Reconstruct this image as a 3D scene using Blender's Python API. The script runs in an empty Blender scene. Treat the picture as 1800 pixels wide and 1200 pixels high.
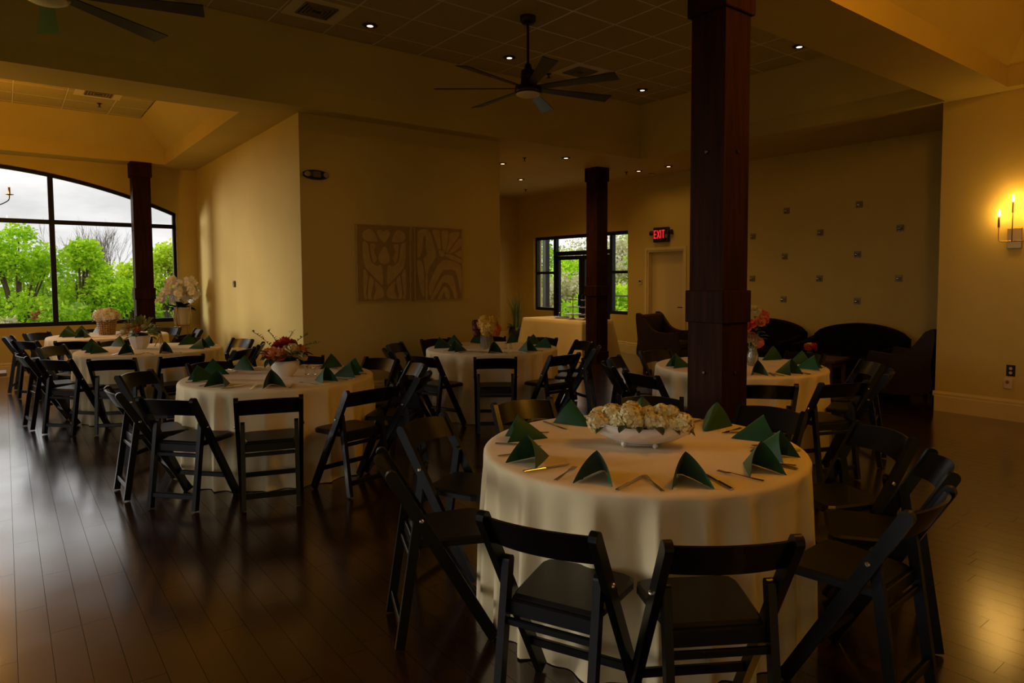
import bpy, math, random
from mathutils import Vector, Matrix
PI = math.pi
R = math.radians
scene = bpy.context.scene
COL = scene.collection

# ------------------------------------------------------------------ camera
F_PX, CX, CY = 1183.4, 933.5, 553.8
YAW, PITCH, ROLL = R(38.034), R(-3.17), R(-0.197)
EYE = Vector((0, 0, 1.58))
def cam_axes():
    f = Vector((math.sin(YAW)*math.cos(PITCH), math.cos(YAW)*math.cos(PITCH), math.sin(PITCH)))
    r = Vector((math.cos(YAW), -math.sin(YAW), 0)); u = r.cross(f)
    c, s = math.cos(ROLL), math.sin(ROLL)
    return r*c + u*s, u*c - r*s, f
AR, AU, AF = cam_axes()
cam = bpy.data.cameras.new('camera'); cam_o = bpy.data.objects.new('camera', cam); COL.objects.link(cam_o)
m = Matrix.Identity(4)
for i in range(3):
    m[i][0], m[i][1], m[i][2], m[i][3] = AR[i], AU[i], -AF[i], EYE[i]
cam_o.matrix_world = m
cam.sensor_width = 36; cam.lens = F_PX/1800*36
cam.shift_x = -(CX-900)/1800; cam.shift_y = (CY-600)/1800
cam.clip_start = 0.05; cam.clip_end = 500
scene.camera = cam_o
def depth(x, y): return AF.x*x + AF.y*y

# ------------------------------------------------------------------ world, sun, exposure
W = bpy.data.worlds.new('overcast_sky'); scene.world = W; W.use_nodes = True
nt = W.node_tree; nt.nodes.clear()
out = nt.nodes.new('ShaderNodeOutputWorld'); bg = nt.nodes.new('ShaderNodeBackground')
tc = nt.nodes.new('ShaderNodeTexCoord'); mp = nt.nodes.new('ShaderNodeMapping'); mp.inputs['Scale'].default_value = (1, 1, 2.6)
nz = nt.nodes.new('ShaderNodeTexNoise'); nz.inputs['Scale'].default_value = 2.2; nz.inputs['Detail'].default_value = 6; nz.inputs['Roughness'].default_value = .55
rp = nt.nodes.new('ShaderNodeValToRGB')
rp.color_ramp.elements[0].position = .38; rp.color_ramp.elements[0].color = (.52, .52, .515, 1)
rp.color_ramp.elements[1].position = .62; rp.color_ramp.elements[1].color = (1, .995, .975, 1)
nt.links.new(tc.outputs['Generated'], mp.inputs[0]); nt.links.new(mp.outputs[0], nz.inputs['Vector'])
nt.links.new(nz.outputs['Fac'], rp.inputs[0]); nt.links.new(rp.outputs[0], bg.inputs[0]); nt.links.new(bg.outputs[0], out.inputs[0])
bg.inputs[1].default_value = 1.75

sun = bpy.data.lights.new('veiled_sun', 'SUN'); sun.energy = 2.5; sun.angle = R(20); sun.color = (1, .95, .86)
sun_o = bpy.data.objects.new('veiled_sun', sun); COL.objects.link(sun_o)
sun_o.rotation_euler = Vector((.74, -.67, -.125)).to_track_quat('-Z', 'Y').to_euler()

vs = scene.view_settings
scene.display_settings.display_device = 'sRGB'
vs.view_transform = 'Standard'; vs.look = 'None'; vs.gamma = 1.0; vs.exposure = -0.15; vs.use_curve_mapping = False

WARM = (1.0, .43, .03)

# ------------------------------------------------------------------ materials
MATS = {}
def mat(name, c, rough=.5, c2=None, scale=8, metal=0, bump=0, bscale=60, spec=.5, stretch=None, sheen=0, emit=None, estr=0, coat=0, trans=0, alpha=1):
    if name in MATS: return MATS[name]
    M = bpy.data.materials.new(name); M.use_nodes = True; MATS[name] = M
    t = M.node_tree; b = t.nodes['Principled BSDF']
    b.inputs['Base Color'].default_value = (*c, 1); b.inputs['Roughness'].default_value = rough
    b.inputs['Metallic'].default_value = metal; b.inputs['Specular IOR Level'].default_value = spec
    b.inputs['Sheen Weight'].default_value = sheen; b.inputs['Coat Weight'].default_value = coat
    b.inputs['Transmission Weight'].default_value = trans
    tcn = t.nodes.new('ShaderNodeTexCoord'); mpn = t.nodes.new('ShaderNodeMapping')
    t.links.new(tcn.outputs['Object'], mpn.inputs[0])
    if stretch: mpn.inputs['Scale'].default_value = stretch
    if c2:
        n = t.nodes.new('ShaderNodeTexNoise'); n.inputs['Scale'].default_value = scale; n.inputs['Detail'].default_value = 5
        mx = t.nodes.new('ShaderNodeMix'); mx.data_type = 'RGBA'
        rr = t.nodes.new('ShaderNodeMapRange'); rr.inputs[1].default_value = .35; rr.inputs[2].default_value = .65
        mx.inputs[6].default_value = (*c, 1); mx.inputs[7].default_value = (*c2, 1)
        t.links.new(mpn.outputs[0], n.inputs['Vector']); t.links.new(n.outputs['Fac'], rr.inputs[0])
        t.links.new(rr.outputs[0], mx.inputs[0]); t.links.new(mx.outputs[2], b.inputs['Base Color'])
    if bump:
        n2 = t.nodes.new('ShaderNodeTexNoise'); n2.inputs['Scale'].default_value = bscale; n2.inputs['Detail'].default_value = 3
        bp = t.nodes.new('ShaderNodeBump'); bp.inputs['Strength'].default_value = bump; bp.inputs['Distance'].default_value = .01
        t.links.new(mpn.outputs[0], n2.inputs['Vector']); t.links.new(n2.outputs['Fac'], bp.inputs['Height']); t.links.new(bp.outputs[0], b.inputs['Normal'])
    if emit:
        b.inputs['Emission Color'].default_value = (*emit, 1); b.inputs['Emission Strength'].default_value = estr
    return M

PAINT = mat('cream_wall_paint', (.62, .46, .125), .75, (.58, .43, .11), 1.5, bump=.05, bscale=180, spec=.25)
TRIMP = mat('cream_trim_paint', (.66, .51, .22), .45, spec=.4)
TILE = mat('acoustic_tile', (.50, .39, .15), .9, (.44, .34, .13), 40, bump=.25, bscale=220, spec=.1)
GRID = mat('ceiling_grid_metal', (.72, .60, .36), .35)
DOORP = mat('door_paint', (.60, .46, .19), .5, spec=.4)
BLACKF = mat('dark_bronze_frame', (.007, .006, .005), .5, spec=.25)
RESIN = mat('black_resin', (.004, .004, .004), .3, bump=.02, bscale=90, spec=.35)
SEATM = mat('black_seat_vinyl', (.005, .0045, .004), .4, bump=.04, bscale=150, spec=.35)
CLOTH = mat('ivory_linen', (.80, .68, .42), .85, (.76, .64, .39), 5, bump=.06, bscale=260, spec=.15, sheen=.15)
NAPK = mat('green_satin', (.005, .072, .013), .55, (.004, .055, .010), 20, bump=.05, bscale=200, spec=.3, sheen=.2)
STEEL = mat('polished_steel', (.62, .58, .52), .22, metal=1)
BRONZE = mat('oiled_bronze', (.05, .028, .018), .35, metal=.8)
BRASS = mat('aged_brass', (.55, .36, .13), .35, metal=1)
COLW = mat('dark_stained_timber', (.036, .012, .005), .6, (.020, .007, .003), 3, stretch=(9, 9, .7), bump=.08, bscale=40, spec=.04)
LEATHER = mat('brown_leather', (.026, .009, .0045), .5, (.017, .006, .003), 6, bump=.06, bscale=70, spec=.3)
BLACKV = mat('black_velvet', (.003, .0026, .0024), .85, spec=.15)
WHITEC = mat('white_ceramic', (.78, .74, .68), .3)
PLASTW = mat('white_plastic', (.6, .5, .36), .4)
PLASTB = mat('black_plastic', (.01, .01, .01), .35)
CANVASD = mat('canvas_ground', (.34, .21, .055), .8, bump=.1, bscale=80)
CANVASL = mat('canvas_relief', (.54, .36, .10), .7, (.48, .31, .085), 12, bump=.12, bscale=60)
LEAFD = mat('dark_leaf', (.012, .035, .010), .5)
LEAFG = mat('garden_green_leaf', (.14, .20, .035), .6)
SOIL = mat('floral_foam', (.02, .025, .012), .9)
WICK = mat('woven_gold_reed', (.42, .24, .07), .55, (.3, .16, .04), 25)
TABLEW = mat('walnut_table', (.09, .035, .014), .4, (.06, .022, .009), 4, stretch=(1, 8, 8))
def glow(name, c, s):
    return mat(name, (.8, .6, .4), .4, emit=c, estr=s)
BULB = glow('warm_bulb', (1, .72, .36), 14)
LED = glow('downlight_lens', (1, .62, .42), 3.2)
REDGLOW = mat('red_exit_letters', (.5, .02, .02), .5, emit=(1, .025, .03), estr=.75)

def glass_mat(name, tint=(1, 1, 1), refl=1.0):
    M = bpy.data.materials.new(name); M.use_nodes = True; t = M.node_tree; t.nodes.clear()
    o = t.nodes.new('ShaderNodeOutputMaterial'); mx = t.nodes.new('ShaderNodeMixShader'); tr = t.nodes.new('ShaderNodeBsdfTransparent')
    gl = t.nodes.new('ShaderNodeBsdfGlossy'); gl.inputs['Roughness'].default_value = .02
    lw = t.nodes.new('ShaderNodeLayerWeight'); lw.inputs[0].default_value = .5
    pw = t.nodes.new('ShaderNodeMath'); pw.operation = 'POWER'; pw.inputs[1].default_value = 4
    fr = t.nodes.new('ShaderNodeMath'); fr.operation = 'MULTIPLY_ADD'; fr.inputs[1].default_value = .8; fr.inputs[2].default_value = .035
    t.links.new(lw.outputs['Facing'], pw.inputs[0]); t.links.new(pw.outputs[0], fr.inputs[0])
    tr.inputs[0].default_value = (*tint, 1)
    t.links.new(fr.outputs[0], mx.inputs[0]); t.links.new(tr.outputs[0], mx.inputs[1]); t.links.new(gl.outputs[0], mx.inputs[2]); t.links.new(mx.outputs[0], o.inputs[0])
    return M
GLASS = glass_mat('window_glass')
CRYSTAL = mat('cut_glass', (.9, .88, .82), .08, trans=.9)
# floor wood: each plank its own tone
def floor_mat():
    M = bpy.data.materials.new('dark_walnut_plank'); M.use_nodes = True; t = M.node_tree; b = t.nodes['Principled BSDF']
    tcn = t.nodes.new('ShaderNodeTexCoord'); geo = t.nodes.new('ShaderNodeNewGeometry'); oi = t.nodes.new('ShaderNodeObjectInfo')
    add = t.nodes.new('ShaderNodeMath'); add.operation = 'ADD'; fr = t.nodes.new('ShaderNodeMath'); fr.operation = 'FRACT'
    t.links.new(geo.outputs['Random Per Island'], add.inputs[0]); t.links.new(oi.outputs['Random'], add.inputs[1]); t.links.new(add.outputs[0], fr.inputs[0])
    mpn = t.nodes.new('ShaderNodeMapping'); mpn.inputs['Scale'].default_value = (30, 2.2, 30)
    t.links.new(geo.outputs['Position'], mpn.inputs[0])
    n = t.nodes.new('ShaderNodeTexNoise'); n.inputs['Scale'].default_value = 1.6; n.inputs['Detail'].default_value = 6; n.inputs['Distortion'].default_value = .6
    t.links.new(mpn.outputs[0], n.inputs['Vector'])
    r1 = t.nodes.new('ShaderNodeValToRGB')
    r1.color_ramp.elements[0].color = (.014, .0042, .0018, 1); r1.color_ramp.elements[1].color = (.042, .013, .005, 1)
    r1.color_ramp.elements[0].position = .3; r1.color_ramp.elements[1].position = .75
    t.links.new(n.outputs['Fac'], r1.inputs[0])
    hs = t.nodes.new('ShaderNodeHueSaturation'); mr = t.nodes.new('ShaderNodeMapRange'); mr.inputs[3].default_value = .72; mr.inputs[4].default_value = 1.25
    t.links.new(fr.outputs[0], mr.inputs[0]); t.links.new(mr.outputs[0], hs.inputs['Value']); t.links.new(r1.outputs[0], hs.inputs['Color'])
    t.links.new(hs.outputs[0], b.inputs['Base Color'])
    n2 = t.nodes.new('ShaderNodeTexNoise'); n2.inputs['Scale'].default_value = 3.0; n2.inputs['Detail'].default_value = 4
    t.links.new(geo.outputs['Position'], n2.inputs['Vector'])
    m2 = t.nodes.new('ShaderNodeMapRange'); m2.inputs[3].default_value = .13; m2.inputs[4].default_value = .25
    t.links.new(n2.outputs['Fac'], m2.inputs[0]); t.links.new(m2.outputs[0], b.inputs['Roughness'])
    bp = t.nodes.new('ShaderNodeBump'); bp.inputs['Strength'].default_value = .12; bp.inputs['Distance'].default_value = .004
    t.links.new(n.outputs['Fac'], bp.inputs['Height']); t.links.new(bp.outputs[0], b.inputs['Normal'])
    b.inputs['Specular IOR Level'].default_value = .4; b.inputs['Coat Weight'].default_value = 1; b.inputs['Coat IOR'].default_value = 1.75
    t.links.new(m2.outputs[0], b.inputs['Coat Roughness'])
    return M
FLOORM = floor_mat()
def leaf_mat(name, c, c2):
    M = bpy.data.materials.new(name); M.use_nodes = True; t = M.node_tree; t.nodes.clear()
    o = t.nodes.new('ShaderNodeOutputMaterial'); mx = t.nodes.new('ShaderNodeMixShader'); mx.inputs[0].default_value = .5
    d = t.nodes.new('ShaderNodeBsdfDiffuse'); tl = t.nodes.new('ShaderNodeBsdfTranslucent'); g = t.nodes.new('ShaderNodeNewGeometry')
    r = t.nodes.new('ShaderNodeValToRGB'); r.color_ramp.elements[0].color = (*c, 1); r.color_ramp.elements[1].color = (*c2, 1)
    t.links.new(g.outputs['Random Per Island'], r.inputs[0]); t.links.new(r.outputs[0], d.inputs[0]); t.links.new(r.outputs[0], tl.inputs[0])
    t.links.new(d.outputs[0], mx.inputs[1]); t.links.new(tl.outputs[0], mx.inputs[2]); t.links.new(mx.outputs[0], o.inputs[0])
    return M

# ------------------------------------------------------------------ mesh builder
class MB:
    def __init__(s): s.v = []; s.f = []; s.sm = []
    def add(s, vs, fs, smooth=False, M=None):
        o = len(s.v)
        s.v += [tuple(M @ Vector(p)) if M else tuple(p) for p in vs]
        s.f += [tuple(i+o for i in q) for q in fs]; s.sm += [smooth]*len(fs); return s
    def box(s, x0, x1, y0, y1, z0, z1, M=None, b=0):
        if not b:
            v = [(x0,y0,z0),(x1,y0,z0),(x1,y1,z0),(x0,y1,z0),(x0,y0,z1),(x1,y0,z1),(x1,y1,z1),(x0,y1,z1)]
            return s.add(v, [(0,3,2,1),(4,5,6,7),(0,1,5,4),(1,2,6,5),(2,3,7,6),(3,0,4,7)], False, M)
        X, Y, Z = (x0, x1), (y0, y1), (z0, z1); v = []; idx = {}
        for i in (0, 1):
            for j in (0, 1):
                for k in (0, 1):
                    sx, sy, sz = b*(1-2*i), b*(1-2*j), b*(1-2*k)
                    idx[i,j,k,0] = len(v); v.append((X[i], Y[j]+sy, Z[k]+sz))
                    idx[i,j,k,1] = len(v); v.append((X[i]+sx, Y[j], Z[k]+sz))
                    idx[i,j,k,2] = len(v); v.append((X[i]+sx, Y[j]+sy, Z[k]))
        f = []
        for i in (0, 1):
            q = [idx[i,0,0,0], idx[i,1,0,0], idx[i,1,1,0], idx[i,0,1,0]]; f.append(q if i else q[::-1])
            q = [idx[0,i,0,1], idx[0,i,1,1], idx[1,i,1,1], idx[1,i,0,1]]; f.append(q if i else q[::-1])
            q = [idx[0,0,i,2], idx[1,0,i,2], idx[1,1,i,2], idx[0,1,i,2]]; f.append(q if i else q[::-1])
        for a in (0, 1):
            for c in (0, 1):
                e = (1 if a == c else -1)
                q = [idx[a,c,0,0], idx[a,c,0,1], idx[a,c,1,1], idx[a,c,1,0]]; f.append(q if e > 0 else q[::-1])
                q = [idx[a,0,c,0], idx[a,0,c,2], idx[a,1,c,2], idx[a,1,c,0]]; f.append(q if e < 0 else q[::-1])
                q = [idx[0,a,c,1], idx[0,a,c,2], idx[1,a,c,2], idx[1,a,c,1]]; f.append(q if e > 0 else q[::-1])
                for k in (0, 1):
                    q = [idx[a,c,k,0], idx[a,c,k,1], idx[a,c,k,2]]
                    f.append(q if ((a+c+k) % 2) else q[::-1])
        return s.add(v, f, False, M)
    def bar(s, p0, p1, w, d, up=(0, 0, 1), b=0):
        p0, p1 = Vector(p0), Vector(p1); z = (p1-p0); L = z.length; z.normalize()
        x = Vector(up).cross(z)
        if x.length < 1e-5: x = Vector((1, 0, 0))
        x.normalize(); y = z.cross(x)
        M = Matrix(((x.x, y.x, z.x, p0.x), (x.y, y.y, z.y, p0.y), (x.z, y.z, z.z, p0.z), (0, 0, 0, 1)))
        return s.box(-w/2, w/2, -d/2, d/2, 0, L, M, b)
    def tube(s, pts, r, n=8, M=None, cap=True):
        pts = [Vector(p) for p in pts]; rs = r if isinstance(r, (list, tuple)) else [r]*len(pts)
        v = []; f = []; prev = None
        for i, p in enumerate(pts):
            t = (pts[min(i+1, len(pts)-1)] - pts[max(i-1, 0)])
            if t.length < 1e-9: t = Vector((0, 0, 1))
            t.normalize()
            if prev is None:
                a = Vector((0, 0, 1)) if abs(t.z) < .9 else Vector((1, 0, 0)); x = a.cross(t).normalized()
            else:
                x = prev - t*prev.dot(t)
                x = x.normalized() if x.length > 1e-6 else Vector((1, 0, 0))
            prev = x; y = t.cross(x)
            for k in range(n):
                a = 2*PI*k/n; v.append(p + (x*math.cos(a) + y*math.sin(a))*rs[i])
        for i in range(len(pts)-1):
            for k in range(n):
                f.append((i*n+k, i*n+(k+1) % n, (i+1)*n+(k+1) % n, (i+1)*n+k))
        s.add(v, f, True, M)
        if cap: s.add([v[k] for k in range(n)][::-1], [tuple(range(n))], False, M); s.add(v[-n:], [tuple(range(n))], False, M)
        return s
    def lathe(s, prof, n=24, M=None, smooth=True, wob=None):
        v = []; f = []
        for (r, z) in prof:
            for k in range(n):
                a = 2*PI*k/n; rr = r*(1 + (wob(a, z) if wob else 0)); v.append((rr*math.cos(a), rr*math.sin(a), z))
        for i in range(len(prof)-1):
            for k in range(n): f.append((i*n+k, i*n+(k+1) % n, (i+1)*n+(k+1) % n, (i+1)*n+k))
        s.add(v, f, smooth, M)
        if prof[0][0] > 1e-4: s.add(v[:n][::-1], [tuple(range(n))], False, M)
        if prof[-1][0] > 1e-4: s.add(v[-n:], [tuple(range(n))], False, M)
        return s
    def prism(s, poly, h0, h1, M=None, axis='z'):
        n = len(poly)
        def P(a, b, h): return (a, b, h) if axis == 'z' else ((a, h, b) if axis == 'y' else (h, a, b))
        v = [P(a, b, h0) for a, b in poly] + [P(a, b, h1) for a, b in poly]
        f = [tuple(range(n))[::-1], tuple(range(n, 2*n))] + [(i, (i+1) % n, n+(i+1) % n, n+i) for i in range(n)]
        return s.add(v, f, False, M)
    def ball(s, c, r, nu=12, nv=8, M=None, sc=(1, 1, 1)):
        v = []; f = []
        for j in range(nv+1):
            th = PI*j/nv
            for i in range(nu):
                a = 2*PI*i/nu; v.append((c[0]+sc[0]*r*math.sin(th)*math.cos(a), c[1]+sc[1]*r*math.sin(th)*math.sin(a), c[2]-sc[2]*r*math.cos(th)))
        for j in range(nv):
            for i in range(nu): f.append((j*nu+i, j*nu+(i+1) % nu, (j+1)*nu+(i+1) % nu, (j+1)*nu+i))
        return s.add(v, f, True, M)
    def grid(s, fn, nu, nv, smooth=True, M=None, closed=False):
        v = [fn(i/nu, j/nv) for j in range(nv+1) for i in range(nu+1)]
        f = [(j*(nu+1)+i, j*(nu+1)+i+1, (j+1)*(nu+1)+i+1, (j+1)*(nu+1)+i) for j in range(nv) for i in range(nu)]
        return s.add(v, f, smooth, M)
    def mesh(s, name, material):
        me = bpy.data.meshes.new(name); me.from_pydata(s.v, [], s.f)
        me.polygons.foreach_set('use_smooth', s.sm); me.materials.append(material); me.update(); return me
    def build(s, name, material, parent=None, loc=None, rz=0):
        return link(name, s.mesh(name, material), parent, loc, rz)
def link(name, me, parent=None, loc=None, rz=0):
    o = bpy.data.objects.new(name, me); COL.objects.link(o)
    if parent: o.parent = parent
    if loc: o.location = loc
    if rz: o.rotation_euler.z = rz
    return o
def empty(name, loc=(0, 0, 0), rz=0):
    o = bpy.data.objects.new(name, None); COL.objects.link(o); o.location = loc; o.rotation_euler.z = rz; o.empty_display_size = .1; return o
def tag(o, label=None, cat=None, group=None, kind=None):
    for k, v in (('label', label), ('category', cat), ('group', group), ('kind', kind)):
        if v: o[k] = v
    return o
def struct(o): o['kind'] = 'structure'; return o
KIDS = {}
def copy_tree(o, parent=None):
    c = o.copy(); COL.objects.link(c); c.parent = parent
    for ch in list(o.children): copy_tree(ch, c)
    return c
def T(x, y, z, rz=0, ry=0, rx=0, s=1):
    return Matrix.Translation((x, y, z)) @ Matrix.Rotation(rz, 4, 'Z') @ Matrix.Rotation(ry, 4, 'Y') @ Matrix.Rotation(rx, 4, 'X') @ Matrix.Scale(s, 4)
def spline(pts, n=5, closed=True):
    o = []; N = len(pts)
    for i in range(N if closed else N-1):
        p0, p1, p2, p3 = (pts[(i-1) % N], pts[i], pts[(i+1) % N], pts[(i+2) % N]) if closed else (pts[max(i-1, 0)], pts[i], pts[i+1], pts[min(i+2, N-1)])
        for k in range(n):
            t = k/n
            o.append(tuple(.5*((2*p1[a]) + (-p0[a]+p2[a])*t + (2*p0[a]-5*p1[a]+4*p2[a]-p3[a])*t*t + (-p0[a]+3*p1[a]-3*p2[a]+p3[a])*t**3) for a in range(len(p1))))
    if not closed: o.append(tuple(pts[-1]))
    return o

# ------------------------------------------------------------------ room dimensions
XR, ZS, YB, YP, YW, XS, XL, XT, YS, XPR = 8.635, 3.584, 7.95, 8.216, 13.79, 2.873, 10.228, 10.347, 3.285, 5.842
X0, Y0, ZR = -4.26, -3.0, 4.75

# floor: slab with planks laid along Y
slab = struct(MB().box(X0-.2, XT+.3, Y0-.2, YW+.2, -.16, -.012).build('floor', mat('plank_joint', (.006, .003, .002), .8)))
rnd = random.Random(4)
planks = []
PW = .118; nx = int((XT-X0)/PW)+1
for i in range(nx):
    x0 = X0 + i*PW; y = Y0 - rnd.random()*.9
    while y < YW:
        L = rnd.choice((.75, .9, 1.05, 1.2)); a, b = max(y, Y0), min(y+L, YW)
        if b-a > .03: planks.append((x0, min(x0+PW, XT), a, b))
        y += L
def seen(p):
    x, y = (p[0]+p[1])/2, (p[2]+p[3])/2
    d = depth(x, y)
    if d < .8: return None
    px = CX + F_PX*(AR.x*x+AR.y*y)/d; py = CY + F_PX*1.58/d
    if not (-60 < px < 1860 and py < 1330): return None
    return d
near = sorted([(seen(p), p) for p in planks if seen(p)])[:300]
chosen = set(p for d, p in near)
pm = {}
for d, p in near:
    key = (round(p[1]-p[0], 3), round(p[3]-p[2], 3))
    if key not in pm:
        w, L = key; pm[key] = MB().box(.0008, w-.0008, .0008, L-.0008, -.012, 0).mesh('plank', FLOORM)
    link('plank', pm[key], slab, (p[0], p[2], 0))
rest = MB()
for p in planks:
    if p not in chosen: rest.box(p[0]+.0008, p[1]-.0008, p[2]+.0008, p[3]-.0008, -.012, 0)
tag(rest.build('planking', FLOORM, slab), kind='stuff')

# ceiling: soffits, beams and coffers
cl = MB()
for b_ in ((X0-.2, 10.6, YB, 8.64), (2.31, 10.6, 8.64, YW+.2), (X0-.2, 2.31, 13.33, YW+.2), (X0-.2, -3.7, 8.64, 13.33), (8.57, 10.6, 3.24, YB), (X0-.2, 10.6, 2.6, 3.24),
           (X0-.2, -3.4, 3.24, YB), (8.47, 10.6, Y0-.2, 2.6), (X0-.2, -3.4, Y0-.2, 2.6), (-3.4, 8.47, Y0-.2, -2.4)):
    cl.box(*b_, ZS, ZR)
COFF = dict(main=(-3.4, 8.57, 3.24, YB, 4.36, .34), left=(-3.7, 2.31, 8.64, 13.33, 4.24, .42), near=(-3.4, 8.47, -2.4, 2.6, 4.36, .34))
for k, (x0, x1, y0, y1, zc, ins) in COFF.items():
    a = [(x0, y0), (x1, y0), (x1, y1), (x0, y1)]; c = [(x0+ins, y0+ins), (x1-ins, y0+ins), (x1-ins, y1-ins), (x0+ins, y1-ins)]
    v = [(*p, 3.80) for p in a] + [(*p, zc) for p in c]
    cl.add(v, [((i+1) % 4, i, 4+i, 4+(i+1) % 4) for i in range(4)])
    cl.box(x0, x1, y0, y1, zc+.03, ZR)
ceil = struct(cl.build('ceiling', PAINT))
tw = .61
tme = {}
def tiles(k, gx, gy):
    x0, x1, y0, y1, zc, ins = COFF[k]; x0 += ins; x1 -= ins; y0 += ins; y1 -= ins
    gb = MB()
    xs = [x0] + [gx+i*tw for i in range(-40, 40) if x0+.04 < gx+i*tw < x1-.04] + [x1]
    ys = [y0] + [gy+i*tw for i in range(-40, 40) if y0+.04 < gy+i*tw < y1-.04] + [y1]
    for x in xs[1:-1]: gb.box(x-.009, x+.009, y0, y1, zc-.004, zc+.02)
    for y in ys[1:-1]: gb.box(x0, x1, y-.009, y+.009, zc-.0042, zc+.02)
    gb.build('ceiling_grid', GRID, ceil)
    for i in range(len(xs)-1):
        for j in range(len(ys)-1):
            w, L = round(xs[i+1]-xs[i]-.022, 3), round(ys[j+1]-ys[j]-.022, 3)
            if (w, L) not in tme: tme[w, L] = MB().box(0, w, 0, L, 0, .02, b=.004).mesh('ceiling_tile', TILE)
            link('ceiling_tile', tme[w, L], ceil, (xs[i]+.011, ys[j]+.011, zc-.002))
tiles('main', 4.79, 5.39); tiles('left', 1.42, 12.2); tiles('near', 4.79, .2)

# walls
wc = struct(MB().box(XS, XPR, YP, YW+.2, 0, ZS).build('wall_center', PAINT))
def arch_z(x): return 3.463 - (8.0 - math.sqrt(64 - (x+.69)**2))
WX0, WX1, WZ = -3.91, 2.53, .80
wf = MB()
wf.box(X0-.2, WX0, YW, YW+.2, 0, ZS).box(WX1, XS, YW, YW+.2, 0, ZS).box(WX0, WX1, YW, YW+.2, 0, WZ)
NA = 40
for i in range(NA):
    xa, xb = WX0+(WX1-WX0)*i/NA, WX0+(WX1-WX0)*(i+1)/NA
    v = [(x, y, z) for y in (YW, YW+.2) for x, z in ((xa, arch_z(xa)), (xb, arch_z(xb)), (xb, ZS), (xa, ZS))]
    wf.add(v, [(0, 1, 2, 3), (7, 6, 5, 4), (0, 4, 5, 1)])
wf.box(XPR, XT+.3, YW, YW+.2, 0, ZS)
struct(wf.build('wall_back', PAINT))
LW = [(-2.6, -.2), (.2, 2.4), (2.8, 5.0), (5.4, 7.4), (8.7, 10.9)]      # windows of the left wall
wl = MB(); yy = Y0-.2
for a, b in LW:
    wl.box(X0-.2, X0, yy, a, 0, ZS).box(X0-.2, X0, a, b, 0, .4).box(X0-.2, X0, a, b, 2.9, ZS); yy = b
wl.box(X0-.2, X0, yy, YW+.2, 0, ZS)
struct(wl.build('wall_left', PAINT))
struct(MB().box(X0-.2, XR, Y0-.2, Y0, 0, ZS).build('wall_front', PAINT))
struct(MB().box(XR, 10.6, Y0-.2, YS, 0, ZS).build('wall_right', PAINT))
DY0, DY1, DZ = 8.33, 9.27, 2.12
struct(MB().box(XL, 10.6, YS, DY0, 0, ZS).box(XL, 10.6, DY1, 9.80, 0, ZS).box(XL, 10.6, DY0, DY1, DZ, ZS).build('wall_lounge', PAINT))
TY0, TY1 = 9.92, 13.11
struct(MB().box(XT, 10.6, 9.80, TY0, 0, ZS).box(XT, 10.6, TY1, YW, 0, ZS).box(XT, 10.6, TY0, TY1, 2.57, ZS)
       .box(XT, 10.6, TY0, 10.44, 0, .79).box(XT, 10.6, 12.42, TY1, 0, .79).build('wall_terrace', PAINT))

# baseboards: board, bead and cap
def baseboard(name, p0, p1, nrm):
    p0, p1, n = Vector((*p0, 0)), Vector((*p1, 0)), Vector((*nrm, 0)); b = MB()
    prof = [(0, 0), (.020, 0), (.020, .175), (.013, .185), (.013, .195), (.017, .202), (.015, .212), (.007, .225), (.004, .235), (0, .235)]
    v = [p + n*a + Vector((0, 0, z)) for p in (p0, p1) for a, z in prof]; k = len(prof)
    b.add(v, [(i, i+1, k+i+1, k+i) for i in range(k-1)] + [tuple(range(k)), tuple(range(2*k-1, k-1, -1))])
    return struct(b.build(name, TRIMP))
baseboard('baseboard_right', (XR, Y0), (XR, YS+.02), (-1, 0)); baseboard('baseboard_right', (XR-.02, YS), (10.2, YS), (0, 1))
baseboard('baseboard_center', (XS-.02, YP), (XPR+.02, YP), (0, -1)); baseboard('baseboard_side', (XS, YP-.02), (XS, YW), (-1, 0))
baseboard('baseboard_back', (X0, YW), (XS, YW), (0, -1)); baseboard('baseboard_passage', (XPR, YP-.02), (XPR, YW), (1, 0))
baseboard('baseboard_passage', (XPR, YW), (XT, YW), (0, -1))
baseboard('baseboard_lounge', (XL, YS), (XL, DY0-.09), (-1, 0)); baseboard('baseboard_lounge', (XL, DY1+.09), (XL, 9.82), (-1, 0))
baseboard('baseboard_terrace', (XT, 9.8), (XT, 10.38), (-1, 0)); baseboard('baseboard_terrace', (XT, 12.45), (XT, YW), (-1, 0))
baseboard('baseboard_left', (X0, Y0), (X0, YW), (1, 0))

# arched window
w1 = struct(empty('window_1', (0, 0, 0)))
fr = MB(); FY0, FY1 = YW+.05, YW+.13
for i in range(NA):
    xa, xb = WX0+(WX1-WX0)*i/NA, WX0+(WX1-WX0)*(i+1)/NA
    v = [(x, y, z) for y in (FY0, FY1) for x, z in ((xa, arch_z(xa)-.06), (xb, arch_z(xb)-.06), (xb, arch_z(xb)+.005), (xa, arch_z(xa)+.005))]
    fr.add(v, [(0, 1, 2, 3), (7, 6, 5, 4), (0, 4, 5, 1)])
fr.box(WX0, WX1, FY0, FY1, WZ-.002, WZ+.07).box(WX0, WX0+.05, FY0, FY1, WZ, arch_z(WX0)).box(WX1-.05, WX1, FY0, FY1, WZ, arch_z(WX1))
fr.build('window_frame', BLACKF, w1)
MUL = [-2.05, .67]
for x in MUL: MB().box(x-.038, x+.038, FY0-.01, FY1, WZ, arch_z(x)-.02).build('mullion', BLACKF, w1)
MB().box(WX0, WX1, FY0, FY1-.01, 2.505, 2.575).build('transom_bar', BLACKF, w1)
ed = [WX0+.05] + MUL + [WX1-.05]
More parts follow.
